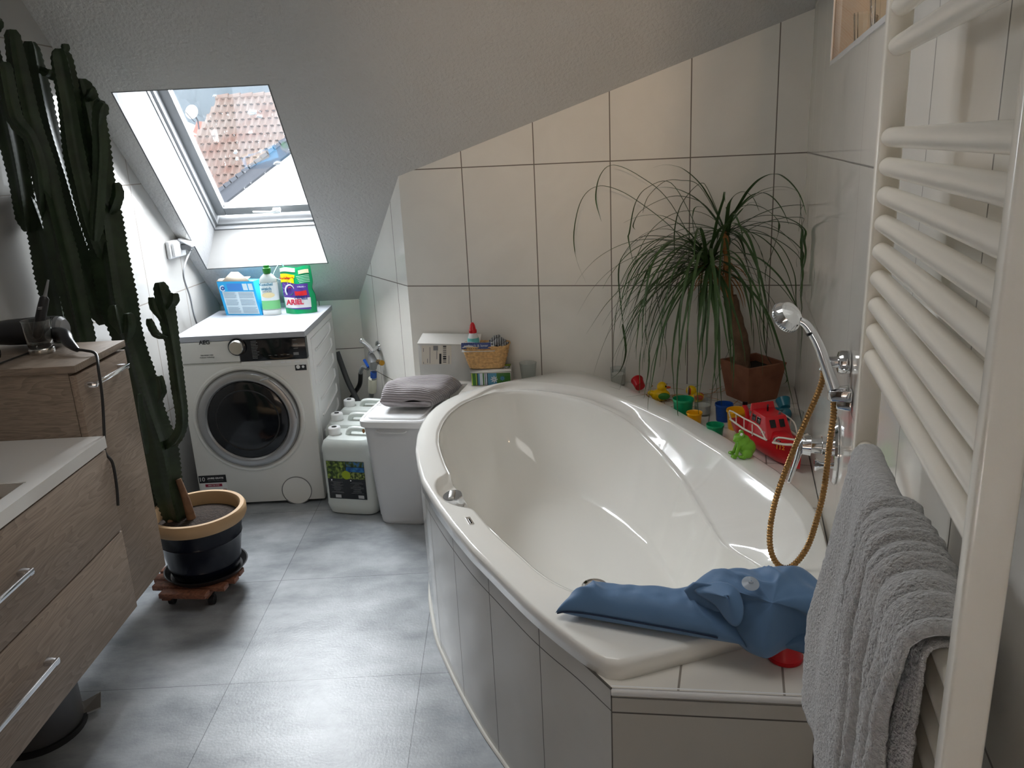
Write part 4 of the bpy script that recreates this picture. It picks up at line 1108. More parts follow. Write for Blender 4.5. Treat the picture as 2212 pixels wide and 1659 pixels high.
obj('barrel', MB().tube([q0+dq*k for k in (0, .05, .3, .7, .93)], [.030, .034, .040, .043, .041], 24), M_dry, hd)
obj('air_intake', MB().tube([q0+dq*k for k in (.931, .98, 1.02)], [.040, .038, .028], 24), M_grey, hd)
obj('nozzle', MB().tube([q0-dq*.35, q0], [.018, .029], 20, flat=.9), M_blackm, hd)
h0 = q0+dq*.72+Vector((.0, -.035, -.008)); 
hp_ = smooth_path([h0+Vector((.02, .02, 0)), Vector((-1.338, 2.388, ZT+.044)), Vector((-1.300, 2.340, ZT+.030)), Vector((-1.255, 2.298, ZT+.014))], 5)
obj('grip', MB().tube(hp_, [.019+.003*math.sin(PI*i/(len(hp_)-1))-.012*(i/(len(hp_)-1))**2 for i in range(len(hp_))], 16, flat=1), M_dry, hd)
e = hp_[-1]
cpth = smooth_path([e, Vector((-1.225, 2.283, ZT+.014)), Vector((-1.19, 2.272, ZT+.004)), PX(213, 800, -1.163), PX(221, 860, -1.160), PX(225, 935, -1.158), Vector((-1.168, 2.172, .82)), PX(243, 1000, -1.1475), PX(252, 1050, -1.1475), PX(255, 1092, -1.1475)], 8)
obj('power_cord', MB().tube(cpth, .0042, 8), M_rubber, hd)
st_ = thing('hair_styler', 'glossy black and dark red styling device at left end of cabinet top', 'hair styler', (-1.48, 2.23, ZT))
mb = MB().ell((-1.50, 2.235, ZT+.026), (.055, .045, .025)); obj('styler_base', mb, M_black, st_)
T = Matrix.Rotation(.55, 4, 'Y')
mb = MB().ell((-1.475, 2.235, ZT+.068), (.018, .03, .062), T=Matrix.Rotation(-.5, 4, 'Y')); o = obj('styler_arm', mb, M_black, st_)
mb = MB().ell((-1.4635, 2.222, ZT+.060), (.012, .022, .042), T=Matrix.Rotation(-.5, 4, 'Y')); obj('red_panel', mb, M_blkred, st_)

# ------------------------------------------------------------------ potted cactus
PC = Vector((-1.205, 2.80, 0))
cad = thing('plant_caddy', 'round reddish wooden slatted plant caddy on castors under cactus pot', 'plant caddy', (PC.x-.02, PC.y-.01, 0))
cc = Vector((PC.x-.025, PC.y-.02, 0)); RC = .165
for k in range(6):
    v = -.138+k*.055
    L = math.sqrt(max(0, RC**2-v*v))
    mb = MB(); mb.box(cc+Vector((0, 0, .078))+Vector((.05, 1, 0)).normalized()*v, (2*L, .040, .020), rot=-.12); obj('slat', mb, M_redwood, cad, bevel=.003)
for v in (-.07, .07):
    mb = MB(); mb.box(cc+Vector((v, 0, .056)), (.035, .25, .022), rot=-.12); obj('cross_bar', mb, M_redwood, cad, bevel=.003)
for a in (.6, 2.2, 3.8, 5.4):
    mb = MB(); p = cc+Vector((.11*math.cos(a), .11*math.sin(a), .02)); mb.tube([p-Vector((.01, 0, 0)), p+Vector((.01, 0, 0))], .019, 16); mb.box(p+Vector((0, 0, .02)), (.024, .014, .016)); obj('castor', mb, M_blackm, cad)
sau = obj('saucer', MB().lathe([(.0, 0), (.135, 0), (.152, .022), (.155, .024), (.150, .024), (.133, .004), (0, .004)], (PC.x, PC.y, .089), 48, caps=False), mat('saucer_black', (.015, .015, .016), .35))
tag(sau, 'black plastic saucer under the navy cactus pot', 'saucer')
ca = thing('potted_cactus', 'tall branching candelabra cactus in navy and cream glazed pot', 'potted plant', (PC.x, PC.y, .094))
zb = .094
obj('pot', MB().lathe([(.0, 0), (.118, 0), (.124, .01), (.132, .04), (.135, .045), (.133, .05), (.148, .14), (.151, .145), (.149, .15), (.160, .212)], (PC.x, PC.y, zb), 56, caps=False), M_bluegl, ca)
obj('pot_rim', MB().lathe([(.160, .205), (.172, .209), (.178, .222), (.178, .246), (.172, .256), (.158, .256), (.152, .245), (.150, .20)], (PC.x, PC.y, zb), 56, caps=False), M_rimclay, ca)
obj('soil', MB().lathe([(.151, .205), (.10, .215), (0.001, .222)], (PC.x, PC.y, zb), 40, caps=False), M_soil, ca)
def cactus_stem(px, Y, ribs=4, name='stem', ph=0, wob=1.0):
    """px: list of (x, y, r_px[, Y])"""
    pts = []; rs = []
    for q in px:
        yy = q[3] if len(q) > 3 else Y
        p = PY(q[0], q[1], yy); p.x = max(p.x, XL(p.y)+.012+q[2]*.86*(p-EYE).length/F); pts.append(p); rs.append(q[2]*.86*(p-EYE).length/F)
    P = smooth_path(pts, 12)
    R = []
    for i in range(len(P)):
        t = i/12; k = min(int(t), len(rs)-2); f_ = t-k
        R.append(rs[k]+(rs[k+1]-rs[k])*f_)
    # resample at 5 mm
    Q = [P[0]]; RR = [R[0]]; stepl = .0055; acc = 0
    for i in range(1, len(P)):
        d = (P[i]-P[i-1]).length
        if d == 0: continue
        pos = stepl-acc
        while pos <= d:
            Q.append(P[i-1].lerp(P[i], pos/d)); RR.append(R[i-1]+(R[i]-R[i-1])*pos/d); pos += stepl
        acc = d-(pos-stepl)
    n = len(Q)
    if n < 4: return
    rings = []
    t0 = (Q[1]-Q[0]).normalized(); nx = t0.cross(Vector((0, 1, 0)))
    nx = nx.normalized() if nx.length > .01 else Vector((1, 0, 0))
    L = n*stepl
    for i, p in enumerate(Q):
        t = (Q[min(i+1, n-1)]-Q[max(i-1, 0)]).normalized()
        nx = (nx-t*nx.dot(t)).normalized(); ny = t.cross(nx)
        tip = min(1, ((n-i)*stepl)/(RR[i]*1.1+.001)); tip = math.sqrt(max(0.02, 1-(1-tip)**2))
        base = min(1, .55+i*stepl/.04*.45)
        r = RR[i]*tip*base*(1+.05*math.sin(i*stepl*22+ph*3))
        ring = []
        for rb_ in range(ribs):
            saw = ((i*stepl/.018+rb_*.5) % 1)
            tooth = 1+.13*(1-abs(2*saw-1))*(.5+.5*wob)-.06
            base_a = 2*PI*rb_/ribs+ph+.12*math.sin(i*stepl*6)
            st_a = PI/ribs
            for (da, rf) in ((-.55*st_a, .62), (-.18*st_a, .86), (0, 1.0*tooth), (.18*st_a, .86), (.55*st_a, .62), (st_a, .52)):
                a_ = base_a+da
                ring.append(p+nx*(r*rf*math.cos(a_))+ny*(r*rf*math.sin(a_)))
        rings.append(ring)
    mb = MB().loft(rings)
    return obj(name, mb, M_cactus, ca, ang=50)
ST_ = [
 # main trunk up through the middle
 ([(388, 1135, 24), (365, 1060, 34), (345, 960, 36), (318, 870, 34), (290, 770, 32), (262, 680, 38), (240, 570, 42), (222, 470, 38), (205, 350, 36), (188, 240, 32), (172, 168, 22)], 2.80, 4, .4),
 ([(232, 560, 24, 2.80), (196, 470, 26), (165, 330, 26), (146, 200, 24), (128, 104, 20)], 2.74, 5, .1),
 ([(225, 700, 22, 2.84), (192, 600, 30), (150, 470, 32), (112, 330, 30), (84, 210, 26), (64, 86, 17)], 2.84, 4, .9),
 ([(188, 760, 22), (160, 650, 28), (130, 520, 28), (92, 360, 26), (52, 210, 22), (24, 62, 15)], 2.72, 4, .2),
 ([(150, 760, 22), (112, 640, 34), (76, 520, 34), (48, 408, 22)], 2.90, 4, .5),
 ([(96, 470, 14, 2.72), (90, 380, 15), (66, 300, 15), (30, 250, 17), (8, 130, 17)], 2.68, 4, 0),
 ([(60, 500, 20), (30, 320, 24), (2, 220, 24), (-30, 90, 18), (2, 40, 12)], 2.86, 4, .3),
 ([(52, 490, 12, 2.90), (26, 480, 16), (6, 440, 20), (2, 400, 14)], 2.92, 4, .7),
 ([(206, 520, 14), (212, 430, 15), (217, 330, 15), (214, 250, 14), (218, 215, 12)], 2.72, 4, .2),
 ([(214, 270, 6), (219, 240, 14), (226, 222, 10)], 2.70, 4, .2),
 ([(236, 462, 8, 2.80), (247, 445, 13), (255, 418, 13), (250, 392, 9)], 2.78, 4, .1),
 ([(134, 120, 5, 2.74), (141, 106, 10), (140, 92, 9)], 2.74, 4, .1),
 ([(184, 215, 10, 2.78), (196, 205, 12), (203, 190, 8)], 2.76, 4, .1),
 ([(88, 150, 12, 2.84), (106, 160, 13), (110, 150, 9)], 2.82, 4, .6),
 # lower right arm
 ([(350, 965, 12, 2.80), (378, 950, 14), (393, 910, 14), (384, 830, 15), (372, 740, 17), (358, 665, 20), (344, 608, 15)], 2.76, 4, .45),
 ([(362, 668, 8), (374, 650, 13), (376, 630, 10)], 2.74, 4, .2),
 ([(347, 690, 6), (331, 664, 8), (326, 640, 6)], 2.74, 4, .2),
 ([(362, 730, 6), (338, 722, 9), (325, 700, 9), (322, 688, 6)], 2.74, 4, .2),
 ([(342, 870, 5), (350, 845, 10), (343, 810, 8)], 2.74, 4, .3),
 ([(262, 720, 8), (252, 690, 17), (246, 656, 13)], 2.70, 4, .5),
 ([(275, 740, 8), (280, 700, 14), (276, 675, 11)], 2.70, 4, .2),
 # lower stems by the pot
 ([(372, 1135, 18), (345, 1060, 26), (322, 980, 24), (300, 900, 22)], 2.90, 4, .8),
 ([(318, 980, 7), (305, 905, 9), (300, 850, 8)], 2.72, 4, .1),
]
for px, Y, rbs, ph in ST_: cactus_stem(px, Y, rbs, 'stem', ph)
tk = smooth_path([Vector((PC.x-.01, PC.y, .28)), PY(414, 1120, 2.79), PY(402, 1080, 2.79), PY(385, 1035, 2.80)], 6)
obj('woody_base', MB().tube(tk, [.021-.010*i/(len(tk)-1) for i in range(len(tk))], 12), M_bark, ca)
tk = smooth_path([Vector((PC.x-.09, PC.y-.03, .28)), PY(366, 1110, 2.80), PY(352, 1085, 2.80)], 6)
obj('woody_base', MB().tube(tk, .014, 12), M_bark, ca)

# ------------------------------------------------------------------ canisters, laundry bin, folded towel
M_hdpe = mat('milky_plastic', srgb(214, 220, 216), .3, trans=.12, sss=.2)
def canister(c, rot, label, detail=True):
    t = thing('water_canister', label, 'canister', c, rot, 'plastic canisters beside the washing machine')
    def sq(w_, d_, z, p=5, n=36):
        out = []
        for j in range(n):
            a = 2*PI*j/n; cx, sx = math.cos(a), math.sin(a)
            out.append((w_/2*math.copysign(abs(cx)**(2/p), cx), d_/2*math.copysign(abs(sx)**(2/p), sx), z))
        return out
    W, D = .262, .19
    body = MB().loft([sq(W*.78, D*.8, 0), sq(W*.9, D*.92, .008), sq(W*.96, D*.98, .03), sq(W, D, .05), sq(W*.985, D*.985, .06), sq(W*.985, D*.985, .30), sq(W, D, .31), sq(W*.99, D*.99, .33), sq(W*.92, D*.92, .355), sq(W*.80, D*.80, .368)])
    b = obj('canister_body', body, M_hdpe, t, local=True)
    hn = [(-.02, 0, .362), (-.005, 0, .392), (.05, 0, .395), (.10, 0, .388), (.112, 0, .362)]
    obj('handle', MB().tube(smooth_path(hn, 5), .013, 12), M_hdpe, t, local=True)
    cp_ = obj('screw_cap', MB().lathe([(.0, .365), (.028, .365), (.029, .372), (.029, .398), (.026, .402), (0, .402)], (-.085, 0, 0), 28), M_white, t, local=True)
    obj('cap_seal', MB().lathe([(.0, .4025), (.012, .4025), (.012, .4035), (0, .4035)], (-.085, 0, 0), 20), M_black, cp_, local=True)
    return t
cn1 = canister(Vector((-.735, 3.50, 0)), -.24, 'white plastic canister with black garden photo label, in front')
# label with pictures
yb = -.0955
def lb_(x0, x1, z0, z1, m_, par, nm, o=.0):
    mb = MB(); mb.box(((x0+x1)/2, yb-o, (z0+z1)/2), (x1-x0, .0008, z1-z0)); return obj(nm, mb, m_, par, local=True)
def pic_mat(n, cols, scale):
    mt = mat(n, cols[0], .5); nn = mt.node_tree; b = nn.nodes['Principled BSDF']
    t = nn.nodes.new('ShaderNodeTexCoord'); v = nn.nodes.new('ShaderNodeTexNoise'); v.inputs['Scale'].default_value = scale; v.inputs['Detail'].default_value = 6
    cr = nn.nodes.new('ShaderNodeValToRGB'); e = cr.color_ramp.elements; e[0].color = cols[0]; e[0].position = .35; e[1].color = cols[-1]; e[1].position = .65
    if len(cols) > 2: q = e.new(.5); q.color = cols[1]
    nn.links.new(t.outputs['Object'], v.inputs[0]); nn.links.new(v.outputs[0], cr.inputs[0]); nn.links.new(cr.outputs[0], b.inputs['Base Color']); return mt
L_ = lb_(-.098, .087, .085, .270, M_black, cn1, 'garden_label')
lb_(-.097, -.005, .185, .269, pic_mat('picture_pond_plants', (srgb(20, 34, 14), srgb(60, 84, 30), srgb(140, 160, 70)), 60), L_, 'label_picture', .0006)
lb_(-.002, .086, .245, .269, pic_mat('picture_hill', (srgb(20, 40, 16), srgb(70, 90, 40), srgb(60, 110, 160)), 60), L_, 'label_picture', .0006)
lb_(-.002, .086, .220, .243, pic_mat('picture_pool', (srgb(20, 60, 110), srgb(30, 90, 150), srgb(60, 130, 180)), 40), L_, 'label_picture', .0006)
lb_(-.002, .086, .185, .219, pic_mat('picture_leaves', (srgb(14, 24, 10), srgb(80, 96, 36), srgb(150, 160, 90)), 120), L_, 'label_picture', .0006)
mb = MB().lathe([(0, 0), (.021, 0), (.021, .0006), (0, .0006)], (-.004, yb-.0008, .204), 28, Matrix.Rotation(PI/2, 4, 'X')); obj('label_badge', mb, plastic('badge_green', (150, 170, 30), .5), L_, local=True)
mb = MB()
for c0 in (-.088, .01):
    for k in range(12):
        h_ = random.uniform(.010, .033); mb.box((c0+.033, yb-.0008, .168-k*.0048), (2*h_, .0004, .0012))
obj('label_print', mb, M_grey, L_, local=True)
for x in (-.068, .045): lb_(x, x+.028, .090, .105, mat('barcode', srgb(190, 190, 190), .6), L_, 'barcode', .0006)
for x in (-.082, .012): lb_(x, x+.006, .174, .180, M_textw, L_, 'label_box', .0006)
cn2 = copy_tree(cn1)
for ch in list(cn2.children):
    if ch.name.startswith('garden_label'):
        for g in list(ch.children): bpy.data.objects.remove(g)
        bpy.data.objects.remove(ch)
cn2.location = (-.762, 3.71, 0); cn2.rotation_euler = (0, 0, -.2); cn2['label'] = 'white plastic canister behind the labelled one, black dotted cap'
cn3 = copy_tree(cn2); cn3.location = (-.74, 3.93, 0); cn3['label'] = 'rearmost white plastic canister, under the tap valves'
# laundry bin
bn = thing('storage_bin', 'tall white plastic storage bin with flat lid left of the bathtub', 'bin', (-.475, 3.42, 0), -.20)
M_binw = mat('bin_white', srgb(206, 207, 208), .32)
def rq(w_, d_, z, p=8, n=40):
    out = []
    for j in range(n):
        a = 2*PI*j/n; cx, sx = math.cos(a), math.sin(a)
        out.append((w_/2*math.copysign(abs(cx)**(2/p), cx), d_/2*math.copysign(abs(sx)**(2/p), sx), z))
    return out
obj('bin_body', MB().loft([rq(.20, .26, 0), rq(.215, .275, .01), rq(.222, .28, .03), rq(.222, .28, .04), rq(.228, .285, .045), rq(.286, .33, .475)]), M_binw, bn, local=True)
obj('bin_rim', MB().loft([rq(.29, .335, .470), rq(.312, .352, .474), rq(.316, .356, .487), rq(.314, .354, .50), rq(.304, .344, .506), rq(.284, .324, .507), rq(.280, .320, .503), rq(.276, .316, .503)]), M_white, bn, local=True)
obj('lid_panel', MB().loft([rq(.255, .295, .503), rq(.255, .295, .511), rq(.250, .290, .513)]), M_white, bn, local=True)
mb = MB(); mb.tube(smooth_path([(-.075, -.158, .462), (-.062, -.172, .452), (.045, -.172, .452), (.06, -.158, .462)], 4), .0035, 8); mb.box((0, -.160, .462), (.14, .012, .004)); obj('grip_recess', mb, M_binw, bn, local=True)
mb = MB().ell((-.137, -.155, .452), (.006, .004, .010)); obj('rust_stain', mb, plastic('stain', (168, 118, 70), .8), bn, local=True)
# folded towel on the lid
def stripe_mat(n, c1, c2, sc_, axis, bump=.8):
    mt = mat(n, c1, .95, sheen=.3); nn = mt.node_tree; b = nn.nodes['Principled BSDF']
    uv = nn.nodes.new('ShaderNodeUVMap'); wv = nn.nodes.new('ShaderNodeTexWave'); wv.bands_direction = axis; wv.inputs['Scale'].default_value = sc_; wv.inputs['Distortion'].default_value = 1.2; wv.inputs['Detail'].default_value = 2; wv.inputs['Detail Scale'].default_value = 2
    cr = nn.nodes.new('ShaderNodeValToRGB'); cr.color_ramp.elements[0].color = c1; cr.color_ramp.elements[1].color = c2; cr.color_ramp.elements[0].position = .2
    bp = nn.nodes.new('ShaderNodeBump'); bp.inputs['Strength'].default_value = bump; bp.inputs['Distance'].default_value = .004
    nn.links.new(uv.outputs[0], wv.inputs[0]); nn.links.new(wv.outputs[0], cr.inputs[0]); nn.links.new(cr.outputs[0], b.inputs['Base Color']); nn.links.new(wv.outputs[0], bp.inputs['Height']); nn.links.new(bp.outputs[0], b.inputs['Normal'])
    return mt
M_ribtowel = stripe_mat('ribbed_cotton', srgb(136, 130, 132), srgb(172, 166, 168), 22, 'Y')
ft = thing('folded_towel', 'folded mauve grey ribbed cloth with white fringe on the white bin', 'towel', (-.44, 3.43, .515))
A4 = [PZ(822, 884, .53), PZ(932, 884, .53), PZ(1000, 838, .545), PZ(850, 838, .545)]
def FT(u, v, s):
    p = (A4[0]*(1-u)+A4[1]*u)*(1-v)+(A4[3]*(1-u)+A4[2]*u)*v
    eu = max(0, 1-abs(2*u-1)**8)**.5; ev = max(0, 1-abs(2*v-1)**5)**.5
    n_ = noise.noise(Vector((u*2.3, v*2.1, 4)))*.012
    h_ = .088*eu*ev
    lift = .012*(1-v)*0
    z = .518+.045+s*h_*.5*(1+.1*s)
    ro_ = .012*math.sin(v*7+u*2)*(s > 0)
    return Vector((p.x, p.y, max(.5155, z+ro_*eu*ev+n_*(s > 0)+ (.02*(u > .6)*(u-.6)*0)+.018*(1-u)*math.sin(PI*v)*(s > 0)*eu)))
mb = MB(); mb.grid(lambda u, v: FT(u, v, 1), 40, 40); mb.grid(lambda u, v: FT(u, v, -1), 40, 40)
def ftuv(v, f):
    u = (v-A4[0]).dot((A4[1]-A4[0]).normalized()); w_ = (v-A4[0]).dot((A4[3]-A4[0]).normalized())
    return (u*1.0, w_+v.z*.9+u*.15)
obj('folded_cloth', mb, M_ribtowel, ft, uvf=ftuv, merge=.0005, ang=180)
mb = MB()
for k in range(30):
    v = k/29*.97+.01
    p = FT(.012, v, 1 if k % 2 else -1)
    p = Vector((p.x, p.y, .55+.018*math.sin(v*3)))
    mb.tube([p+Vector((.004, 0, 0)), p+Vector((-.006, -.003, random.uniform(-.004, .003))), p+Vector((-.016, -.004, random.uniform(-.012, .002)))], [.0014, .0014, .0010], 5)
obj('fringe', mb, mat('white_cotton', srgb(215, 212, 210), .9), ft)['kind'] = 'stuff'

# ------------------------------------------------------------------ back left of the deck: box, tin, basket, bottle, cup
cbx = thing('cardboard_box', 'flat white cardboard parcel box with address label leaning at back wall', 'box', B(-1.5, .04, ZD))
def CBp(x, y): return PB(x, y, .055)
b0 = toB(CBp(908, 800))[0]; b1 = toB(CBp(1040, 800))[0]; zt_ = CBp(960, 741).z; zt2 = PB(960, 722, .02).z
mb = MB(); mb.extr([B(b0, .06, ZD), B(b1, .06, ZD), B(b1, .006, ZD), B(b0, .006, ZD)], (0, 0, zt_-ZD)); M_cbw = mat('white_card', srgb(196, 196, 192), .75, var=.03)
cbo = obj('box_body', mb, M_cbw, cbx, bevel=.001)
mb = MB(); mb.extr([B(b0-.002, .064, zt_-.002), B(b1, .064, zt_-.002), B(b1-.004, .012, zt_+.036), B(b0+.010, .012, zt_+.036)], (0, 0, -.002)); obj('lid_flap', mb, mat('card_light', srgb(214, 213, 208), .7), cbx, bevel=.0005)
la0, la1 = toB(CBp(911, 800))[0], toB(CBp(977, 800))[0]; zl0, zl1 = CBp(940, 786).z, CBp(940, 746).z
def lab(x0, x1, y0, y1, m_, nm, o, par):
    mb = MB(); mb.extr([PB(x0, y1, .061+o), PB(x1, y1, .061+o), PB(x1, y0, .061+o), PB(x0, y0, .061+o)], E2*.0002*-1); return obj(nm, mb, m_, par)
al = lab(911, 975, 746, 787, mat('label_paper', srgb(206, 200, 188), .7), 'address_label', 0, cbo)
lab(936, 946, 747, 757, M_grey, 'stamp_mark', .0006, al)
for i in range(9):
    y0 = 747+i*4.3; lab(957, 964, y0, y0+random.choice((1.5, 2.6, 3.2)), M_textd, 'barcode_bar', .0006, al)
lab(949, 953.5, 764, 786, M_textd, 'dark_strip', .0006, al)
for x, y0, y1 in ((914, 752, 760), (914, 782, 786), (923, 775, 784), (928, 750, 785), (943, 758, 776), (969, 768, 786)): lab(x, x+1.3, y0, y1, M_grey, 'address_print', .0006, al)

# tin
tn = thing('patterned_tin', 'square tin box with green striped daisy pattern under the basket', 'tin', (-.075, 3.57, ZD))
fl_ = PZ(1018, 834, ZD)
td = Vector((math.cos(-.10), math.sin(-.10), 0)); tn_ = Vector((-td.y, td.x, 0))
TW = .187; TD = .085; THh = .080
def TP(u, z, o=0): return fl_+td*u+Vector((0, 0, z))-tn_*o
mb = MB(); mb.extr([TP(0, 0), TP(TW, 0), TP(TW, 0)+tn_*TD, TP(0, 0)+tn_*TD], (0, 0, THh-.016)); tbd = obj('tin_body', mb, M_steel, tn, bevel=.003)
mb = MB(); mb.extr([TP(-.003, THh-.018, .003), TP(TW+.003, THh-.018, .003), TP(TW+.003, THh-.018, .003)+tn_*(TD+.006), TP(-.003, THh-.018, .003)+tn_*(TD+.006)], (0, 0, .018)); tld = obj('tin_lid', mb, M_steel, tn, bevel=.004)
M_tg = plastic('tin_green', (44, 104, 24), .25); M_tl = plastic('tin_lime', (170, 190, 60), .25); M_tb2 = plastic('tin_blue', (70, 130, 160), .25); M_tn = plastic('tin_navy', (16, 40, 50), .25); M_tw = plastic('tin_white', (200, 206, 214), .25)
for (u0, u1, m_) in ((.004, .008, M_tl), (.008, .024, M_tg), (.024, .028, M_tl), (.028, .034, M_tn), (.034, .042, M_tb2), (.042, .056, M_tw), (.056, .062, M_tg), (.062, .066, M_tw), (.066, .069, M_tn), (.069, .075, M_tw), (.075, .079, M_tn), (.079, .120, M_tb2), (.120, .183, M_tg)):
    mb = MB(); mb.extr([TP(u0, .003, .0004), TP(u1, .003, .0004), TP(u1, THh-.020, .0004), TP(u0, THh-.020, .0004)], tn_*.0004); obj('printed_stripe', mb, m_, tbd)
for (cu, cz_, m_, s_) in ((.108, .030, M_tw, .018), (.146, .034, M_tb2, .013)):
    mb = MB()
    for k in range(8):
        a = k*PI/4; c_ = TP(cu+s_*.55*math.cos(a), cz_+s_*.55*math.sin(a), .0008)
        mb.ell(c_, (s_*.42, .0006, s_*.16), 10, 6, T=Matrix.Rotation(-a, 4, 'Y'))
    obj('printed_daisy', mb, m_, tbd)
q0 = TP(.005, THh, 0)
mb = MB(); mb.extr([TP(.006, THh, -.006), TP(TW-.006, THh, -.006), TP(TW-.006, THh, -.006)+tn_*(TD-.012), TP(.006, THh, -.006)+tn_*(TD-.012)], (0, 0, .0004)); tlp = obj('lid_print', mb, M_tg, tld)
for (cu, cv, s_, m_) in ((TW-.03, .022, .022, M_tw), (TW-.022, .060, .020, M_tl)):
    mb = MB()
    for k in range(8):
        a = k*PI/4; mb.ell(TP(cu+s_*.55*math.cos(a), THh+.0006)+tn_*(cv+s_*.55*math.sin(a)), (s_*.42, s_*.17, .0005), 10, 6, T=Matrix.Rotation(a-.1, 4, 'Z'))
    obj('printed_daisy', mb, m_, tlp)

# basket
bk = thing('wicker_basket', 'small woven straw basket holding folded cloths, on the patterned tin', 'basket', (-.09, 3.565, ZD+THh))
M_straw = mat('woven_straw', srgb(196, 156, 104), .7, var=.25, vscale=90)
bkc = TP(.075, THh+.001)+tn_*.040
def sup(w_, d_, z, n=96, p=4.5, o=0):
    out = []
    for j in range(n):
        a = 2*PI*j/n; cx, sx = math.cos(a), math.sin(a)
        x = (w_/2+o)*math.copysign(abs(cx)**(2/p), cx); y = (d_/2+o)*math.copysign(abs(sx)**(2/p), sx)
        out.append(bkc+td*x+tn_*y+Vector((0, 0, z)))
    return out
mb = MB(); rings = []
NB = 132; RW = 12
for i in range(RW*4+1):
    f_ = i/(RW*4); z = .105*f_
    w_ = .150+.060*f_**.8; d_ = .080+.045*f_**.8
    base = sup(w_, d_, z, NB)
    cen = bkc+Vector((0, 0, z))
    ring = []
    for j, p in enumerate(base):
        row = f_*RW
        wv = math.sin(PI*(j/3+int(row)))*1.0
        bulge = .0048*abs(math.sin(PI*(row % 1)))*(1 if (j//3+int(row)) % 2 else .35)
        ring.append(p+(p-cen).normalized()*bulge)
    rings.append(ring)
mb.loft(rings, caps=False)
inn = [sup(.150+.060*f_**.8-.010, .080+.045*f_**.8-.010, .105*f_, NB) for f_ in (1, .5, .05)]
mb.loft([rings[-1]]+inn, caps=False); mb.f.append(tuple(len(mb.v)-NB+j for j in range(NB)))
obj('woven_wall', mb, M_straw, bk, ang=80)
mb = MB(); rr = sup(.212, .127, .105, 96)
mb.tube(rr+[rr[0]], [.0045+.0012*math.sin(k*1.3) for k in range(97)], 8); obj('basket_rim', mb, M_straw, bk)
# cloths in basket
M_navy = plastic('cloth_navy', (70, 84, 132), .9); M_cwhite = mat('cloth_white', srgb(206, 206, 204), .9)
cl = thing('kitchen_towel', 'folded white and blue tea towel with lunch lettering, in straw basket', 'towel', bkc+Vector((0, 0, .09)))
def CP(u, v, z): return bkc+td*u+tn_*v+Vector((0, 0, z))
mb = MB(); mb.grid(lambda u, v: CP(-.105+u*.15, -.064+.10*v, .098+.024*math.sin(PI*min(1, v*1.25+.12))+.004*math.sin(u*8)), 20, 14); mb.grid(lambda u, v: CP(-.105+u*.15, -.064+.10*v, .090), 4, 4)
o = obj('towel_layer', mb, M_cwhite, cl); md = o.modifiers.new('s', 'SOLIDIFY'); md.thickness = .003
mb = MB(); mb.grid(lambda u, v: CP(-.106+u*.135, -.0665+.004*math.sin(u*6)+.010*v, .101+.027*v), 20, 6); bb_ = obj('blue_border', mb, M_navy, cl); md = bb_.modifiers.new('s', 'SOLIDIFY'); md.thickness = .0015
text('border_lettering', 'r \u00b7 lunch & lover', .0165, M_cwhite, bb_, CP(-.038, -.0670, .1155), td, Vector((0, 0, 1))+tn_*.25, extrude=.0012)
mb = MB()
for k in range(13):
    for z, v in ((.104, -.0680), (.1265, -.0590)): mb.ell(CP(-.100+k*.0102, v, z), (.0028, .0012, .0014), 8, 6)
obj('dotted_line', mb, M_textd, bb_)
c2 = thing('checked_cloth', 'rolled grey and black checked cloth at the right side of basket', 'cloth', bkc+Vector((.06, 0, .1)))
mb = MB()
for (u, v, z, r, L) in ((.058, -.02, .128, .014, .09), (.072, -.01, .118, .012, .08), (.045, .0, .138, .011, .08), (.088, -.02, .110, .010, .07)):
    mb.tube([CP(u-.02, v-L*.45, z-.012), CP(u, v, z), CP(u+.012, v+L*.4, z-.002)], [r*.9, r, r*.8], 12, flat=.7)
o = obj('cloth_roll', mb, stripe_mat('check_cloth', srgb(60, 62, 70), srgb(176, 178, 180), 30, 'X', .3), c2, uvf=lambda v, f: (v.x, v.z+v.y))
bt2 = bkc+td*(-.062)+tn_*.030+Vector((0, 0, .02))
wb = thing('squeeze_bottle', 'small white squeeze bottle with red cap behind the basket cloths', 'bottle', bt2)
obj('bottle_body', MB().lathe([(0, 0), (.024, 0), (.026, .05), (.027, .09), (.024, .115), (.017, .132), (.016, .136), (0, .136)], bt2, 28), M_white, wb)
obj('red_cap', MB().lathe([(0, .135), (.0185, .135), (.0185, .148), (.015, .152), (.011, .172), (.006, .182), (0, .184)], bt2, 24), M_red, wb)
obj('teal_print', MB().lathe([(.0275, .085), (.0275, .10), (.0255, .112)], bt2, 28, caps=False), plastic('print_aqua', (110, 190, 186), .5), wb)
# clear cup
c = B(-1.165, .055, ZD)
tag(obj('plastic_cup', MB().lathe([(0.001, 0), (.030, 0), (.040, .095), (.041, .0955), (.0385, .094), (.029, .003), (.001, .003)], c, 32, caps=False), M_thin), 'clear plastic cup against back wall right of the tin', 'cup')

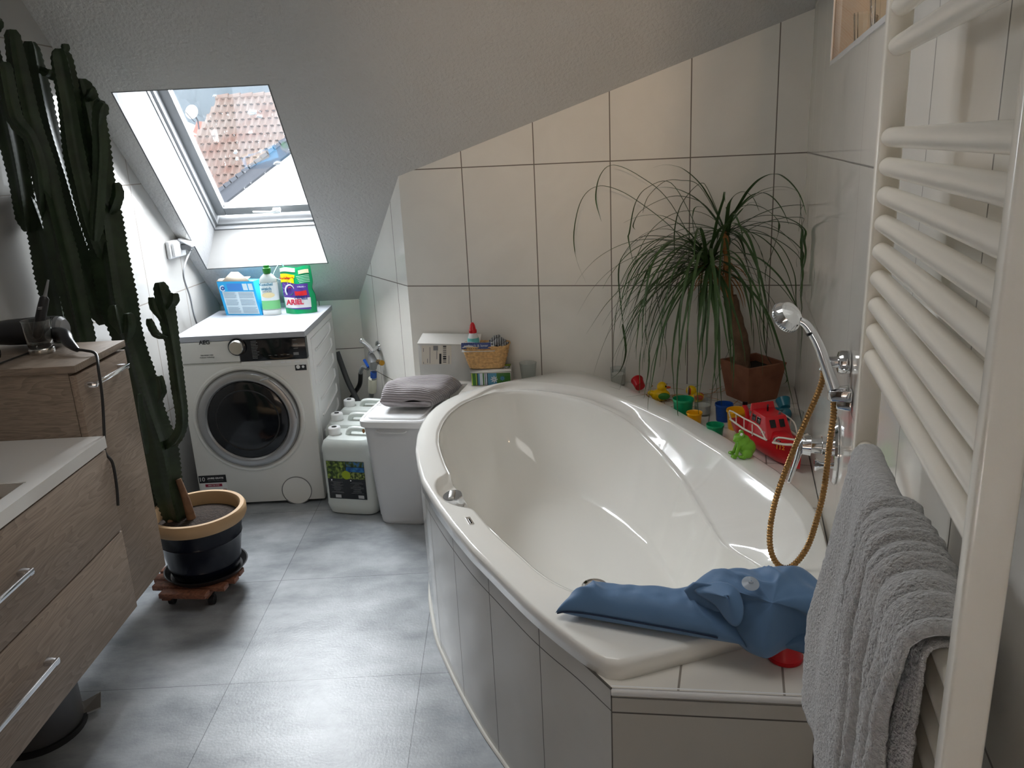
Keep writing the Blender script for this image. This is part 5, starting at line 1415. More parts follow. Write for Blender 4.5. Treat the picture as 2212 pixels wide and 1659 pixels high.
# ------------------------------------------------------------------ ponytail palm
pt = thing('ponytail_palm', 'ponytail palm with drooping grassy leaves in square terracotta pot', 'potted plant', B(-.18, .165, ZD))
pc = B(-.18, .165, ZD); prot = ROTB+R_(38)
def psq(hw, z, n=8):
    out = []
    cs = [(-1, -1), (1, -1), (1, 1), (-1, 1)]
    for i in range(4):
        a0 = Vector(cs[i]); a1 = Vector(cs[(i+1) % 4])
        for k in range(n):
            p = a0.lerp(a1, k/n)*hw; p = Vector((p.x, p.y))
            p.rotate(Matrix.Rotation(prot, 2)) 
            out.append(Vector((pc.x+p.x, pc.y+p.y, pc.z+z)))
    return out
obj('terracotta_pot', MB().loft([psq(.069, 0), psq(.072, .004), psq(.093, .150), psq(.095, .156), psq(.093, .158), psq(.083, .157), psq(.079, .12)], caps=False), M_terra, pt, ang=50)
mb = MB(); mb.loft([psq(.082, .128), psq(.002, .132)], caps=False); obj('soil', mb, M_soil, pt)
obj('pot_floor', MB().loft([psq(.068, .001), psq(.066, .003)]), M_terra, pt)
bc_ = .165
tr = [pc+Vector((0, 0, .125)), PB(1601, 745, bc_), PB(1588, 690, bc_), PB(1577, 640, bc_)]
tr[0] = Vector((tr[1].x+.004, tr[1].y, pc.z+.125))
tp_ = smooth_path(tr, 6); obj('trunk', MB().tube(tp_, [.036-.008*i/(len(tp_)-1)+.002*math.sin(i*1.7) for i in range(len(tp_))], 18), M_trunk, pt)
t2 = smooth_path([tr[-1]-Vector((0, 0, .01)), PB(1572, 590, bc_), PB(1568, 545, bc_), PB(1566, 500, bc_)], 6); obj('trunk', MB().tube(t2, [.013+.003*math.sin(i) for i in range(len(t2))], 12), M_leafdry, pt, label='slimmer orange brown upper trunk')
t3 = smooth_path([tr[-1]-Vector((0, 0, .01)), PB(1555, 610, bc_+.02), PB(1532, 575, bc_+.03)], 6); obj('trunk', MB().tube(t3, [.013]*len(t3), 12), M_leafdry, pt, label='short leaning side trunk')
def leaf(mb, pts, w0, n=5):
    P = smooth_path(pts, n); N = len(P); prev = None
    k0 = len(mb.v)
    for i, p in enumerate(P):
        t = (P[min(i+1, N-1)]-P[max(i-1, 0)])
        t = t.normalized() if t.length > 1e-6 else Vector((0, 0, -1))
        side = t.cross(Vector((0, 0, 1)))
        if side.length < .15: side = prev or Vector((1, 0, 0))
        side = side.normalized()
        if prev is not None:
            if side.dot(prev) < 0: side = -side
            side = (side*.4+prev*.6).normalized()
        prev = side
        f_ = i/(N-1); w_ = w0*min(1, .6+f_*4)*(1-f_**2.2)*.85+.0005
        nrm = t.cross(side)
        mb.v += [p-side*w_, p+nrm*w_*.3, p+side*w_]
    for i in range(N-1):
        a = k0+i*3
        mb.f += [(a, a+1, a+4, a+3), (a+1, a+2, a+5, a+4)]
def clampP(p):
    a, b = toB(p); z = p.z
    dx, dy = p.x-TC.x, p.y-TC.y; k_ = int(math.atan2(dy, dx)/(2*PI)*NA) % NA
    if math.hypot(dx, dy) < ro[k_][0]+.01: z = max(z, ZR+.008)
    a = min(a, -.012-random.random()*.01); b = max(b, .012+random.random()*.012); z = max(z, ZD+.006+random.random()*.006)
    return B(a, b, z)
mb = MB(); rg = random.Random(3)
HERO = [
 [(1530, 590), (1450, 440), (1385, 382), (1325, 356), (1296, 380), (1287, 430), (1299, 478)],
 [(1532, 580), (1460, 500), (1400, 450), (1340, 412), (1290, 402), (1256, 432), (1240, 500), (1245, 560), (1266, 611)],
 [(1572, 500), (1580, 462), (1612, 444), (1645, 448), (1675, 470), (1683, 492), (1668, 545), (1653, 590), (1660, 640), (1668, 668)],
 [(1560, 480), (1530, 410), (1515, 395), (1490, 415), (1468, 450), (1457, 500), (1458, 560)],
 [(1562, 490), (1520, 440), (1470, 423), (1430, 430), (1385, 455), (1368, 485), (1372, 496)],
 [(1528, 560), (1480, 520), (1390, 510), (1350, 545), (1336, 592), (1345, 690), (1353, 735)],
 [(1535, 555), (1470, 545), (1408, 562), (1398, 620), (1394, 700), (1398, 745)],
 [(1530, 555), (1500, 480), (1450, 395), (1398, 405), (1372, 440), (1360, 500), (1358, 520), (1375, 600)],
 [(1560, 485), (1512, 402), (1470, 389), (1435, 392), (1400, 425), (1388, 460)],
 [(1570, 500), (1575, 440), (1600, 415), (1625, 425), (1640, 456)],
 [(1530, 560), (1500, 500), (1500, 450), (1530, 450), (1556, 480)][:4],
 [(1576, 520), (1600, 540), (1632, 590), (1648, 660), (1650, 720), (1655, 765)],
 [(1576, 515), (1596, 525), (1618, 580), (1640, 650), (1643, 720), (1662, 780), (1690, 800), (1700, 822), (1684, 834)],
 [(1530, 575), (1455, 555), (1420, 600), (1425, 680), (1440, 760), (1430, 830)],
 [(1345, 700), (1352, 760), (1340, 800), (1320, 818)],
 [(1560, 640), (1600, 690), (1560, 790), (1540, 840)],
]
for h_ in HERO:
    bb0 = bc_+rg.uniform(-.03, .03); n_ = len(h_)
    pts = [PB(x, y, bb0+.05*math.sin(i/n_*2.5+1)-.04) for i, (x, y) in enumerate(h_)]
    leaf(mb, [clampP(p) for p in pts], .0085, 6)
cr1 = PB(1566, 505, bc_); cr2 = PB(1533, 572, bc_+.03); cr3 = PB(1572, 570, bc_)
def rleaf(mb, c_, az, el, L, w0, rg, g=1.0):
    d = Vector((math.cos(az)*math.cos(el), math.sin(az)*math.cos(el), math.sin(el)))
    p = Vector(c_); pts = [p.copy()]; st_ = L/14
    for k in range(14):
        g_ = (.085+.05*k/14)*g*(st_/.05)
        d = (d+Vector((rg.uniform(-.03, .03), rg.uniform(-.03, .03), -g_))).normalized()
        if d.z < -.97: d = (d+Vector((rg.uniform(-.08, .08), rg.uniform(-.08, .08), 0))).normalized()
        p = p+d*st_
        if p.z < ZD+.01:
            d = Vector((d.x+rg.uniform(-.6, .6)*.5, d.y+rg.uniform(-.3, .3), .02)).normalized()
        pts.append(clampP(p)); p = pts[-1].copy(); d = (d+Vector((rg.gauss(0, .05), rg.gauss(0, .03), 0))).normalized()
    leaf(mb, pts, w0, 3)
for k in range(120):
    c_ = rg.choice((cr1, cr2, cr2, cr2))
    az = rg.gauss(PI+.1, 1.25) if c_ is cr2 else rg.uniform(0, 2*PI)
    L = rg.uniform(.45, .82) if c_ is cr2 else rg.uniform(.40, .75)
    rleaf(mb, c_+Vector((rg.gauss(0, .006), rg.gauss(0, .006), rg.gauss(0, .012))), az, rg.uniform(-.2, 1.15), L, rg.uniform(.0045, .009), rg, rg.choice((1.5, 2.2, 3.0)))
fo = obj('foliage', mb, M_leaf, pt, ang=180)
fo['kind'] = 'stuff'
mb = MB()
for k in range(60):
    c_ = rg.choice((cr3, cr3, cr2)); rleaf(mb, c_+Vector((0, 0, rg.uniform(-.06, .02))), rg.uniform(0, 2*PI), rg.uniform(-.6, .4), rg.uniform(.07, .22), .0035, rg, 3.0)
for k in range(45):
    a_ = rg.uniform(-.62, -.15); b_ = rg.uniform(.05, .40); p = B(a_, b_, ZD+.004); an = rg.uniform(0, PI); L = rg.uniform(.03, .12)
    if (Vector((a_+.18, b_-.165))).length < .13: continue
    leaf(mb, [clampP(p), clampP(p+Vector((math.cos(an), math.sin(an), .05))*L*.5), clampP(p+Vector((math.cos(an+.3), math.sin(an+.3), 0))*L)], .003, 3)
obj('dry_foliage', mb, M_leafdry, pt, ang=180)['kind'] = 'stuff'

# ------------------------------------------------------------------ small things on the deck
def cup_mesh(r, h_): return MB().lathe([(.001, 0), (r*.80, 0), (r*.82, .003), (r*.93, h_*.86), (r*.94, h_*.88), (r*1.0, h_*.885), (r*1.0, h_-.001), (r*.985, h_), (r*.95, h_-.001), (r*.90, h_*.86), (r*.76, .006), (.001, .006)], (0, 0, 0), 36, caps=False)
CUPS = [('green', (-.440, .452), .041, .076, M_green, 'large green stacking cup behind the tub rim, beside the rubber duck'),
        ('yellow', (-.392, .545), .030, .052, M_yel, 'small yellow stacking cup between large green cup and blue cup'),
        ('blue', (-.285, .475), .035, .068, M_blue, 'dark blue stacking cup in front of the square terracotta pot'),
        ('green', (-.312, .690), .032, .058, M_green, 'small green stacking cup between the two yellow cups'),
        ('yellow', (-.236, .560), .040, .074, M_yel, 'large yellow stacking cup behind the stern of red toy boat')]
for n_, (a, b), r, h_, m_, lbl in CUPS:
    o = obj('stacking_cup', cup_mesh(r, h_), m_, local=True); o.location = B(a, b, ZD+.0005); tag(o, lbl, 'cup', 'toy stacking cups by the bathtub')
o = obj('stacking_cup', cup_mesh(.027, .046), M_red, local=True); o.location = B(-.640, .165, ZD+.030); o.rotation_euler = (R_(-62), R_(12), .3); tag(o, 'red stacking cup tipped on its side, left of rubber duck', 'cup', 'toy stacking cups by the bathtub')
o = obj('stacking_cup', cup_mesh(.036, .062), M_red, local=True); rc_ = PZ(1700, 1428, ZD); o.location = (rc_.x, rc_.y+.012, ZD+.0625); o.rotation_euler = (PI, 0, 0); tag(o, 'red stacking cup upside down under the blue bath pillow', 'cup', 'toy stacking cups by the bathtub')
def candle(a, b, r, h_, wx, label):
    c = B(a, b, ZD+.0005); t = thing('candle_glass', label, 'candle glass', c, 0, 'candle glasses on the tiled deck')
    obj('glass_body', MB().lathe([(.001, 0), (r*.9, 0), (r*.93, .003), (r, h_), (r*.96, h_), (r*.88, .006), (.001, .006)], c, 32, caps=False), M_thin, t)
    if wx: obj('wax', MB().lathe([(0, .007), (r*.86, .007), (r*.92, wx), (0, wx-.003)], c, 28), M_wax, t)
candle(-.752, .048, .034, .080, .052, 'tall candle glass with white wax beside back wall, left end')
candle(-.368, .415, .034, .080, .040, 'candle glass with white wax right of the large green cup')
candle(-.190, .445, .038, .052, .010, 'wide empty looking candle glass right of the blue cup')
# duck
M_duck = plastic('duck_yellow', (240, 196, 10), .3)
dk_c = B(-.545, .262, ZD)
du = thing('rubber_duck', 'yellow rubber duck with green wing behind the tub rim', 'rubber duck', dk_c, ROTB+.2)
mb = MB().ell((0, 0, .027), (.040, .028, .026)); mb.ell((.006, 0, .062), (.021, .020, .022)); mb.ell((-.036, 0, .036), (.018, .014, .012)); mb.ell((.004, 0, .042), (.018, .016, .02))
blob(obj('duck_body', mb, M_duck, du, local=True), .0022, 4)
mb = MB().ell((.030, 0, .059), (.013, .010, .005)); obj('bill', mb, M_orange, du, local=True)
mb = MB().ell((.012, -.026, .028), (.024, .008, .015)); obj('wing', mb, plastic('wing_green', (60, 130, 50), .4), du, local=True)
for s_ in (-1, 1): obj('eye', MB().ell((.020, s_*.014, .067), (.004, .003, .004), 10, 8), M_black, du, local=True)
dk2 = thing('toy_parrot', 'small yellow bath toy bird with red, white and black stripes by the palm', 'bath toy', B(-.410, .262, ZD), ROTB)
mb = MB().ell((.010, 0, .022), (.032, .020, .021)); mb.ell((-.010, 0, .050), (.022, .019, .022)); blob(obj('toy_body', mb, M_duck, dk2, local=True), .0022, 3)
for x, w_, m_ in ((-.018, .0035, M_black), (-.022, .003, M_textw), (-.013, .005, M_red)):
    T = Matrix.Rotation(PI/2, 4, 'Y'); mb = MB().lathe([(.0195 if x > -.02 else .0175, -w_/2), (.0205 if x > -.02 else .0185, 0), (.0195 if x > -.02 else .0175, w_/2)], (x, 0, .050), 24, T, caps=False); obj('stripe', mb, m_, dk2, local=True)
obj('wing', MB().ell((.022, -.018, .026), (.018, .006, .012)), M_orange, dk2, local=True)
obj('wing', MB().ell((.022, .018, .026), (.018, .006, .012)), M_orange, dk2, local=True)
pk = thing('wooden_disc', 'thin pale wooden disc lying among dry leaves behind duck', 'disc', B(-.47, .22, ZD))
obj('disc', MB().lathe([(0, 0), (.028, 0), (.028, .005), (0, .005)], B(-.475, .20, ZD+.001), 24), mat('pale_wood', srgb(190, 160, 120), .6), pk)
# frog
fpos = PZ(1607, 988, ZR)
fr = thing('frog_figure', 'light green squeaky toy frog sitting on bathtub rim', 'bath toy', (fpos.x, fpos.y+.012, ZR+.0005), 0)
mb = MB()
mb.ell((.012, 0, .030), (.028, .026, .029)); mb.ell((.000, -.002, .052), (.022, .022, .022), T=Matrix.Rotation(.5, 4, 'Y')); mb.ell((-.016, -.004, .066), (.017, .018, .013)); mb.ell((-.026, -.012, .060), (.009, .009, .009))
mb.ell((-.006, -.016, .078), (.008, .007, .008)); mb.ell((-.006, .010, .078), (.008, .007, .008))
mb.ell((.010, -.026, .018), (.018, .010, .016), T=Matrix.Rotation(.4, 4, 'Y')); mb.ell((.010, .026, .018), (.018, .010, .016))
mb.tube([(-.012, -.012, .045), (-.020, -.018, .025), (-.024, -.020, .006)], [.009, .006, .006], 10); mb.tube([(-.012, .012, .045), (-.022, .014, .025), (-.028, .014, .006)], [.009, .006, .006], 10)
for (x, y) in ((-.002, -.032), (-.010, -.026), (-.034, -.020), (-.030, -.027), (-.038, .014), (-.034, .008), (-.002, .032)): mb.ell((x, y, .006), (.008, .0055, .006), 10, 8)
blob(obj('frog_body', mb, M_frog, fr, local=True), .0018, 4)
for s_ in (-.0185, .0125): obj('eye', MB().ell((-.0085, s_, .0805), (.0055, .0045, .0055), 12, 8), M_textw, fr, local=True)
fr.rotation_euler = (0, 0, -.15)

# toy boat
bt0 = B(-.130, .800, ZD+.001)
bo_ = thing('toy_boat', 'red toy fire boat with white railings beside the frog', 'toy boat', bt0, 0)
hdg = (B(-.055, .965)-B(-.240, .585)); hdg.z = 0; hdg.normalize(); hl = Vector((-hdg.y, hdg.x, 0))
def BT(x, y, z): return bt0+hdg*x+hl*y+Vector((0, 0, z))
BL = .37
mb = MB(); rings = []
for i in range(25):
    t = i/24; x = -BL/2+BL*t
    wd = .066*(1-max(0, (t-.45)/.55)**2.2)*min(1, .80+t*1.2) if t > .02 else .052
    hh = .072+.032*max(0, (t-.5)/.5)**1.6
    kz = .0+.02*max(0, (t-.75)/.25)**1.5
    wd = max(wd, .003)
    rings.append([BT(x+ .015*(1 if t > .9 else 0), s_*wd*k, z) for s_, k, z in ((-1, 1, hh), (-1, .97, hh*.7), (-1, .8, hh*.38+kz*.5), (-1, .45, .008+kz), (0, 0, kz), (1, .45, .008+kz), (1, .8, hh*.38+kz*.5), (1, .97, hh*.7), (1, 1, hh))])
mb.loft(rings); hull = obj('hull', mb, M_red, bo_, ang=40)
def bbx(mb, x0, x1, w0, w1, z0, z1, sl0=0, sl1=0):
    v = [BT(x0, -w0, z0), BT(x1, -w0, z0), BT(x1, w0, z0), BT(x0, w0, z0), BT(x0+sl0, -w1, z1), BT(x1-sl1, -w1, z1), BT(x1-sl1, w1, z1), BT(x0+sl0, w1, z1)]
    return mb.add(v, [(0, 1, 2, 3), (4, 5, 6, 7), (0, 1, 5, 4), (1, 2, 6, 5), (2, 3, 7, 6), (3, 0, 4, 7)])
cb_ = obj('cabin', bbx(MB(), -.07, .075, .048, .038, .070, .145, .012, .04), M_red, bo_, bevel=.004)
obj('fore_cabin', bbx(MB(), .05, .125, .038, .022, .072, .100, 0, .02), M_red, bo_, bevel=.005)
mb = MB(); bbx(mb, -.062, -.050, .044, .040, .14, .165, 0, .006); obj('roof_wing', mb, M_red, cb_, bevel=.002)
def win_(x0, x1, z0, z1, s_):
    mb = MB()
    def W(x, z): 
        k = (z-.070)/.075; return BT(x, s_*(.048-.010*k+.0008), z)
    return mb.extr([W(x0, z0), W(x1, z0), W(x1, z1), W(x0, z1)], hl*s_*.001)
for s_ in (-1, 1):
    for (x0, x1) in ((-.045, -.022), (-.012, .012)): obj('cabin_window', win_(x0, x1, .112, .134, s_), M_black, cb_)
def fw_(y0, y1, z0, z1):
    k0 = (z0-.07)/.075; k1 = (z1-.07)/.075
    X = lambda k: .075-.04*k+.0012
    return MB().extr([BT(X(k0), y0, z0), BT(X(k0), y1, z0), BT(X(k1), y1, z1), BT(X(k1), y0, z1)], hdg*.001)
obj('cabin_window', fw_(-.026, -.006, .112, .135), M_black, cb_); obj('cabin_window', fw_(.008, .026, .112, .135), M_black, cb_)
for s_ in (-1, 1):
    for x in (.088, .112):
        mb = MB().extr([BT(x, s_*.0335, .080), BT(x+.016, s_*.030, .080), BT(x+.014, s_*.027, .091), BT(x, s_*.029, .091)], hl*s_*.003); obj('porthole', mb, M_black, bo_)
M_rail = mat('rail_white', srgb(226, 222, 210), .4)
def wline(pts, r=.0026, nm='railing', m_=M_rail): return obj(nm, MB().tube(smooth_path([BT(*p) for p in pts], 3), r, 8), m_, bo_)
for s_ in (-1, 1):
    wline([(-.165, s_*.062, .074), (-.165, s_*.068, .108), (-.05, s_*.072, .118), (.04, s_*.064, .118), (.075, s_*.058, .090), (.085, s_*.056, .082)])
    obj('railing_band', MB().tube([BT(-.165, s_*.066, .076), BT(-.05, s_*.070, .078), (BT(.085, s_*.056, .084))], .0035, 8), M_rail, bo_)
    for x in (-.11, -.05, .01): obj('railing_post', MB().tube([BT(x, s_*.068, .074), BT(x, s_*.070, .115)], .002, 6), M_rail, bo_)
wline([(.115, -.046, .088), (.150, -.050, .115), (.205, -.018, .122), (.212, .0, .122), (.205, .018, .122), (.150, .050, .115), (.115, .046, .088)], .003, 'bow_railing')
wline([(.112, -.048, .084), (.165, -.040, .096), (.205, -.012, .106), (.205, .012, .106), (.165, .040, .096), (.112, .048, .084)], .004, 'bow_railing')
obj('stern_crane', MB().tube(smooth_path([BT(-.16, .0, .07), BT(-.17, 0, .10), BT(-.19, .0, .112)], 4), .008, 10), M_red, bo_)
obj('crane_tip', MB().box(BT(-.185, 0, .122), (.016, .008, .01)), M_black, bo_)
obj('mast', MB().tube([BT(-.02, 0, .145), BT(-.02, 0, .168)], .003, 8), M_black, bo_)
obj('mast', MB().tube([BT(.02, .02, .14), BT(.026, .02, .156)], .004, 8), M_grey, bo_)
text('boat_lettering', '112', .020, M_textw, cb_, BT(.040, -.0465, .092), hdg, Vector((0, 0, 1))+hl*.13, extrude=.0008)
text('boat_lettering', '112', .020, M_yel, hull, BT(.155, -.046, .082), hdg+hl*.9, Vector((0, 0, 1)), extrude=.0008)
# teal toy and clear cup by the right wall
ty = thing('teal_scoop', 'teal plastic toy scoop by the wall behind the red boat', 'bath toy', B(-.062, .455, ZD))
c = B(-.062, .455, ZD)
mb = MB().lathe([(.001, 0), (.020, .004), (.028, .04), (.026, .04), (.018, .008), (.001, .006)], c+Vector((0, 0, .05)), 24, Matrix.Rotation(-.9, 4, 'X'), caps=False); obj('scoop', mb, M_teal, ty)
mb = MB().tube(smooth_path([c+Vector((-.012, -.01, .05)), c+Vector((-.045, -.01, .055)), c+Vector((-.07, 0, .045)), c+Vector((-.05, .01, .03))], 5), .006, 10); obj('scoop_handle', mb, M_teal, ty)
mb = MB().ell(c+Vector((0, -.005, .028)), (.024, .018, .028)); obj('scoop_body', mb, M_teal, ty)
c = B(-.050, .60, ZD+.001)
tag(obj('measuring_cup', MB().lathe([(.001, 0), (.034, 0), (.044, .085), (.042, .085), (.032, .003), (.001, .003)], c, 32, caps=False), M_thin), 'clear plastic cup against right wall behind the tap', 'cup')

# ------------------------------------------------------------------ shower set on the right wall
sh = thing('hand_shower', 'chrome hand shower with round head resting in wall bracket', 'hand shower', B(-.04, 1.62, 1.0))
bH = 1.66
def Q(x, y, b=bH): return PB(x, y, b)
hb_ = Q(1800, 838); 
pth = smooth_path([Q(1800, 838), Q(1786, 795), Q(1768, 745), Q(1745, 705), Q(1728, 692)], 6)
obj('shower_handle', MB().tube(pth, [.0125-.0045*(i/(len(pth)-1))**1.5 for i in range(len(pth))], 20), M_chrome, sh)
obj('neck_ring', MB().tube([Q(1752, 721), Q(1749, 716.5)], .0105, 20), M_black, sh)
hc = Q(1702, 683)
hx = Vector((-.42, .62, -.55)).normalized(); T = hx.to_track_quat('Z', 'Y').to_matrix().to_4x4()
M_clr = mat('clear_chrome_plastic', (.85, .87, .88), .05, metal=.9)
hh_ = obj('shower_head', MB().lathe([(.0, -.022), (.012, -.021), (.028, -.013), (.0345, .0), (.036, .006), (.034, .012), (.030, .013), (0, .014)], hc, 44, T), M_clr, sh)
mb = MB()
for k in range(40):
    a = 2*PI*k/40; 
    p = hc+(T.to_3x3() @ Vector((.0352*math.cos(a), .0352*math.sin(a), .006))); mb.ell(p, (.0016, .0016, .004), 6, 4, T=T)
obj('head_ribs', mb, M_grey, hh_)['kind'] = 'stuff'
# bracket
br_ = thing('shower_bracket', 'chrome wall bracket holding the hand shower', 'bracket', B(0, bH, .98))
c0 = Q(1800, 846); cw = PA(1835, 862, -.004)
ca_, cb__ = toB(c0); 
mb = MB(); zb_ = c0.z
mb.extr([B(-.002, cb__-.028, zb_+.010), B(ca_-.006, cb__-.016, zb_+.006), B(ca_-.012, cb__, zb_+.006), B(ca_-.006, cb__+.016, zb_+.006), B(-.002, cb__+.028, zb_+.010)], (0, 0, -.026))
mb.extr([B(-.002, cb__-.026, zb_-.016), B(ca_+.006, cb__-.012, zb_-.016), B(ca_+.006, cb__+.012, zb_-.016), B(-.002, cb__+.026, zb_-.016)], (0, 0, -.022))
obj('bracket_body', mb, M_chrome, br_, bevel=.004)
# wall outlet
ou = thing('hose_outlet', 'chrome hose outlet fitting on wall above the bracket', 'wall fitting', B(0, 1.60, 1.1))
oc2 = PB(1795, 782, 1.60); oa = toB(oc2)[0]; T = (-E1).to_track_quat('Z', 'Y').to_matrix().to_4x4()
mb = MB().lathe([(0, 0), (.027, 0), (.027, .018), (.024, .024), (.018, .026), (0, .026)], B(-.002, 1.60, oc2.z), 32, T); obj('outlet_rose', mb, M_chrome, ou)
mb = MB().tube([B(-.02, 1.60, oc2.z), B(-.052, 1.60, oc2.z), B(-.056, 1.60, oc2.z-.02), ], [.014, .013, .011], 14); obj('outlet_elbow', mb, M_chrome, ou)
# hose
hz_ = [B(-.056, 1.60, oc2.z-.02), Q(1776, 823, 1.60), Q(1763, 858, 1.60), Q(1734, 925, 1.62), Q(1699, 1011, 1.62), Q(1674, 1085, 1.64), Q(1663, 1150, 1.66), Q(1667, 1196, 1.68), Q(1686, 1224, 1.68), Q(1712, 1222, 1.68), Q(1743, 1183, 1.68), Q(1765, 1120, 1.68), Q(1781, 1050, 1.67), Q(1792, 960, 1.67), Q(1800, 900, bH), Q(1801, 868, bH), Q(1800, 846, bH)]
hp2 = smooth_path(hz_, 44)
Ls = 0; rr = []
for i, p in enumerate(hp2):
    if i: Ls += (p-hp2[i-1]).length
    rr.append(.0068+.0008*math.sin(Ls/.0036*2*PI*.5))
tag(obj('shower_hose', MB().tube(hp2, rr, 14), M_hose), 'ribbed brass coloured shower hose looping down over tub rim', 'hose')
# mixer
mx_ = thing('bath_mixer', 'chrome single lever bath mixer with oval wall plate', 'mixer tap', B(0, 1.46, .83))
zc_m = .835; bm_ = 1.47
T = (-E1).to_track_quat('Z', 'Y').to_matrix().to_4x4()
ovs = []
for r, o in ((0.001, .012), (.6, .011), (.92, .009), (1, .003), (1, 0)):
    ovs.append([B(-.001-o, bm_+.062*r*math.cos(2*PI*j/48), zc_m+.088*r*math.sin(2*PI*j/48)) for j in range(48)])
obj('wall_plate', MB().loft(ovs), M_chrome, mx_)
mb = MB().tube([B(-.008, bm_, zc_m+.012), B(-.035, bm_, zc_m+.012), B(-.036, bm_, zc_m+.012), B(-.060, bm_, zc_m+.012), B(-.062, bm_, zc_m+.012), B(-.082, bm_, zc_m+.012)], [.024, .024, .020, .020, .027, .024], 28); obj('mixer_body', mb, M_chrome, mx_)
lv = smooth_path([B(-.070, bm_, zc_m+.030), B(-.084, bm_, zc_m+.010), B(-.095, bm_+.02, zc_m-.025), B(-.110, bm_+.045, zc_m-.065), B(-.112, bm_+.050, zc_m-.072)], 6)
obj('lever', MB().tube(lv, [.020-.015*(i/(len(lv)-1))**.8 for i in range(len(lv))], 16, flat=.6), M_chrome, mx_)
mb = MB().tube([B(-.008, bm_, zc_m-.040), B(-.025, bm_, zc_m-.040), B(-.036, bm_, zc_m-.040), B(-.046, bm_, zc_m-.040), B(-.050, bm_, zc_m-.040)], [.008, .008, .010, .016, .014], 20); obj('diverter_knob', mb, M_chrome, mx_)

# ------------------------------------------------------------------ towel radiator
ra = thing('towel_radiator', 'cream white towel radiator with round bars on right wall', 'radiator', B(-.069, 2.6, .72))
RB0, RB1 = 2.323, 2.868
ZB_ = [1.835, 1.79, 1.746, 1.700]+[1.591-.0364*k for k in range(9)]+[1.164-.0364*k for k in range(9)]
for b0_, b1_ in ((RB0-.024, RB0), (RB1, RB1+.020)):
    mb = MB(); mb.extr([B(-.084, b0_, .74), B(-.084, b1_, .74), B(-.054, b1_, .74), B(-.054, b0_, .74)], (0, 0, 1.14)); obj('upright', mb, M_rad, ra, bevel=.0035, seg=3)
for z in ZB_:
    obj('bar', MB().tube([B(-.069, RB0-.006, z), B(-.069, RB1+.006, z)], .0122, 24), M_rad, ra, ang=60)
for b in (RB0-.012, RB1+.010):
    for z in (.85, 1.78): obj('wall_mount', MB().tube([B(-.055, b, z), B(-.001, b, z)], .008, 12), M_rad, ra)

# terry towel
M_terry = mat('grey_terry', srgb(184, 184, 184), .95, bump=1, bscale=260, bdetail=3, bdist=.006, var=.16, vscale=140, sheen=.4)
tw = thing('hand_towel', 'grey terry towel draped over the lower radiator bar', 'towel', B(-.10, 2.6, .7))
ZTW = 1.164
def nz(p, s_=1): return noise.noise(p*s_)
def TWL(u, v, lay):
    # u along the bar, v around and down: 0 back bottom .. 1 front bottom
    b = 2.352+u*.475
    r = .0165+lay*.012
    back = .22; arc = PI*r; front = .46
    L = back+arc+front; s_ = v*L
    if s_ < back: da = r; z = ZTW-(back-s_)
    elif s_ < back+arc:
        t = (s_-back)/r; da = r*math.cos(t); z = ZTW+r*math.sin(t)
    else: da = -r; z = ZTW-(s_-back-arc)
    dn = max(0, ZTW-z)
    if s_ > back+arc*.5:
        f_ = min(1, dn/.30)
        da -= .010*f_+.026*f_*(1-u)**2
        fold = math.sin(u*PI*9+dn*2.2+lay)*.0075*min(1, dn/.10+.15)*(0.35+u)
        da -= fold+.004
        b += (-.055*f_*(1-u)+.010*math.sin(dn*13+u*5)*f_)*(1-.2*lay)
    da += .0022*nz(Vector((u*30, v*60, lay)))
    return B(-.069+max(min(da, .02), -.115), b, z)
mb = MB(); mb.grid(lambda u, v: TWL(u, v, 0), 90, 130)
o = obj('towel_sheet', mb, M_terry, tw, ang=180); md = o.modifiers.new('s', 'SOLIDIFY'); md.thickness = .005; md.offset = 0
def TW2(u, v):
    b = 2.555+u*.275
    r = .031+.006*math.sin(u*PI)
    front = .46; arc = PI*r*.75; L = arc+front; s_ = v*L
    if s_ < arc:
        t = PI*.25+s_/r; da = r*math.cos(t); z = ZTW-.006+r*math.sin(t)
    else: da = -r; z = ZTW-.006-(s_-arc)
    dn = max(0, ZTW-z)
    w_ = u*PI*9
    fold = (abs(math.sin(w_+dn*1.6+.5*math.sin(u*11)))**.7)*(.011+.007*math.sin(u*17+1)**2)
    if s_ > arc*.3: da -= fold*min(1, .35+dn/.1)+.004
    if s_ < arc: z += fold*.5
    b += .03*u*min(1, dn/.2)*0-.035*min(1, dn/.3)*(1-u)+.008*math.sin(dn*17+u*9)
    edge = min(1, u/.06)
    da = da*edge+(-.022)*(1-edge) if s_ > arc*.4 else da
    da += .002*nz(Vector((u*30, v*60, 5)))
    return B(-.069+max(da, -.11), b, z)
mb = MB(); mb.grid(TW2, 90, 110)
o = obj('towel_fold', mb, M_terry, tw, ang=180); md = o.modifiers.new('s', 'SOLIDIFY'); md.thickness = .006; md.offset = 0

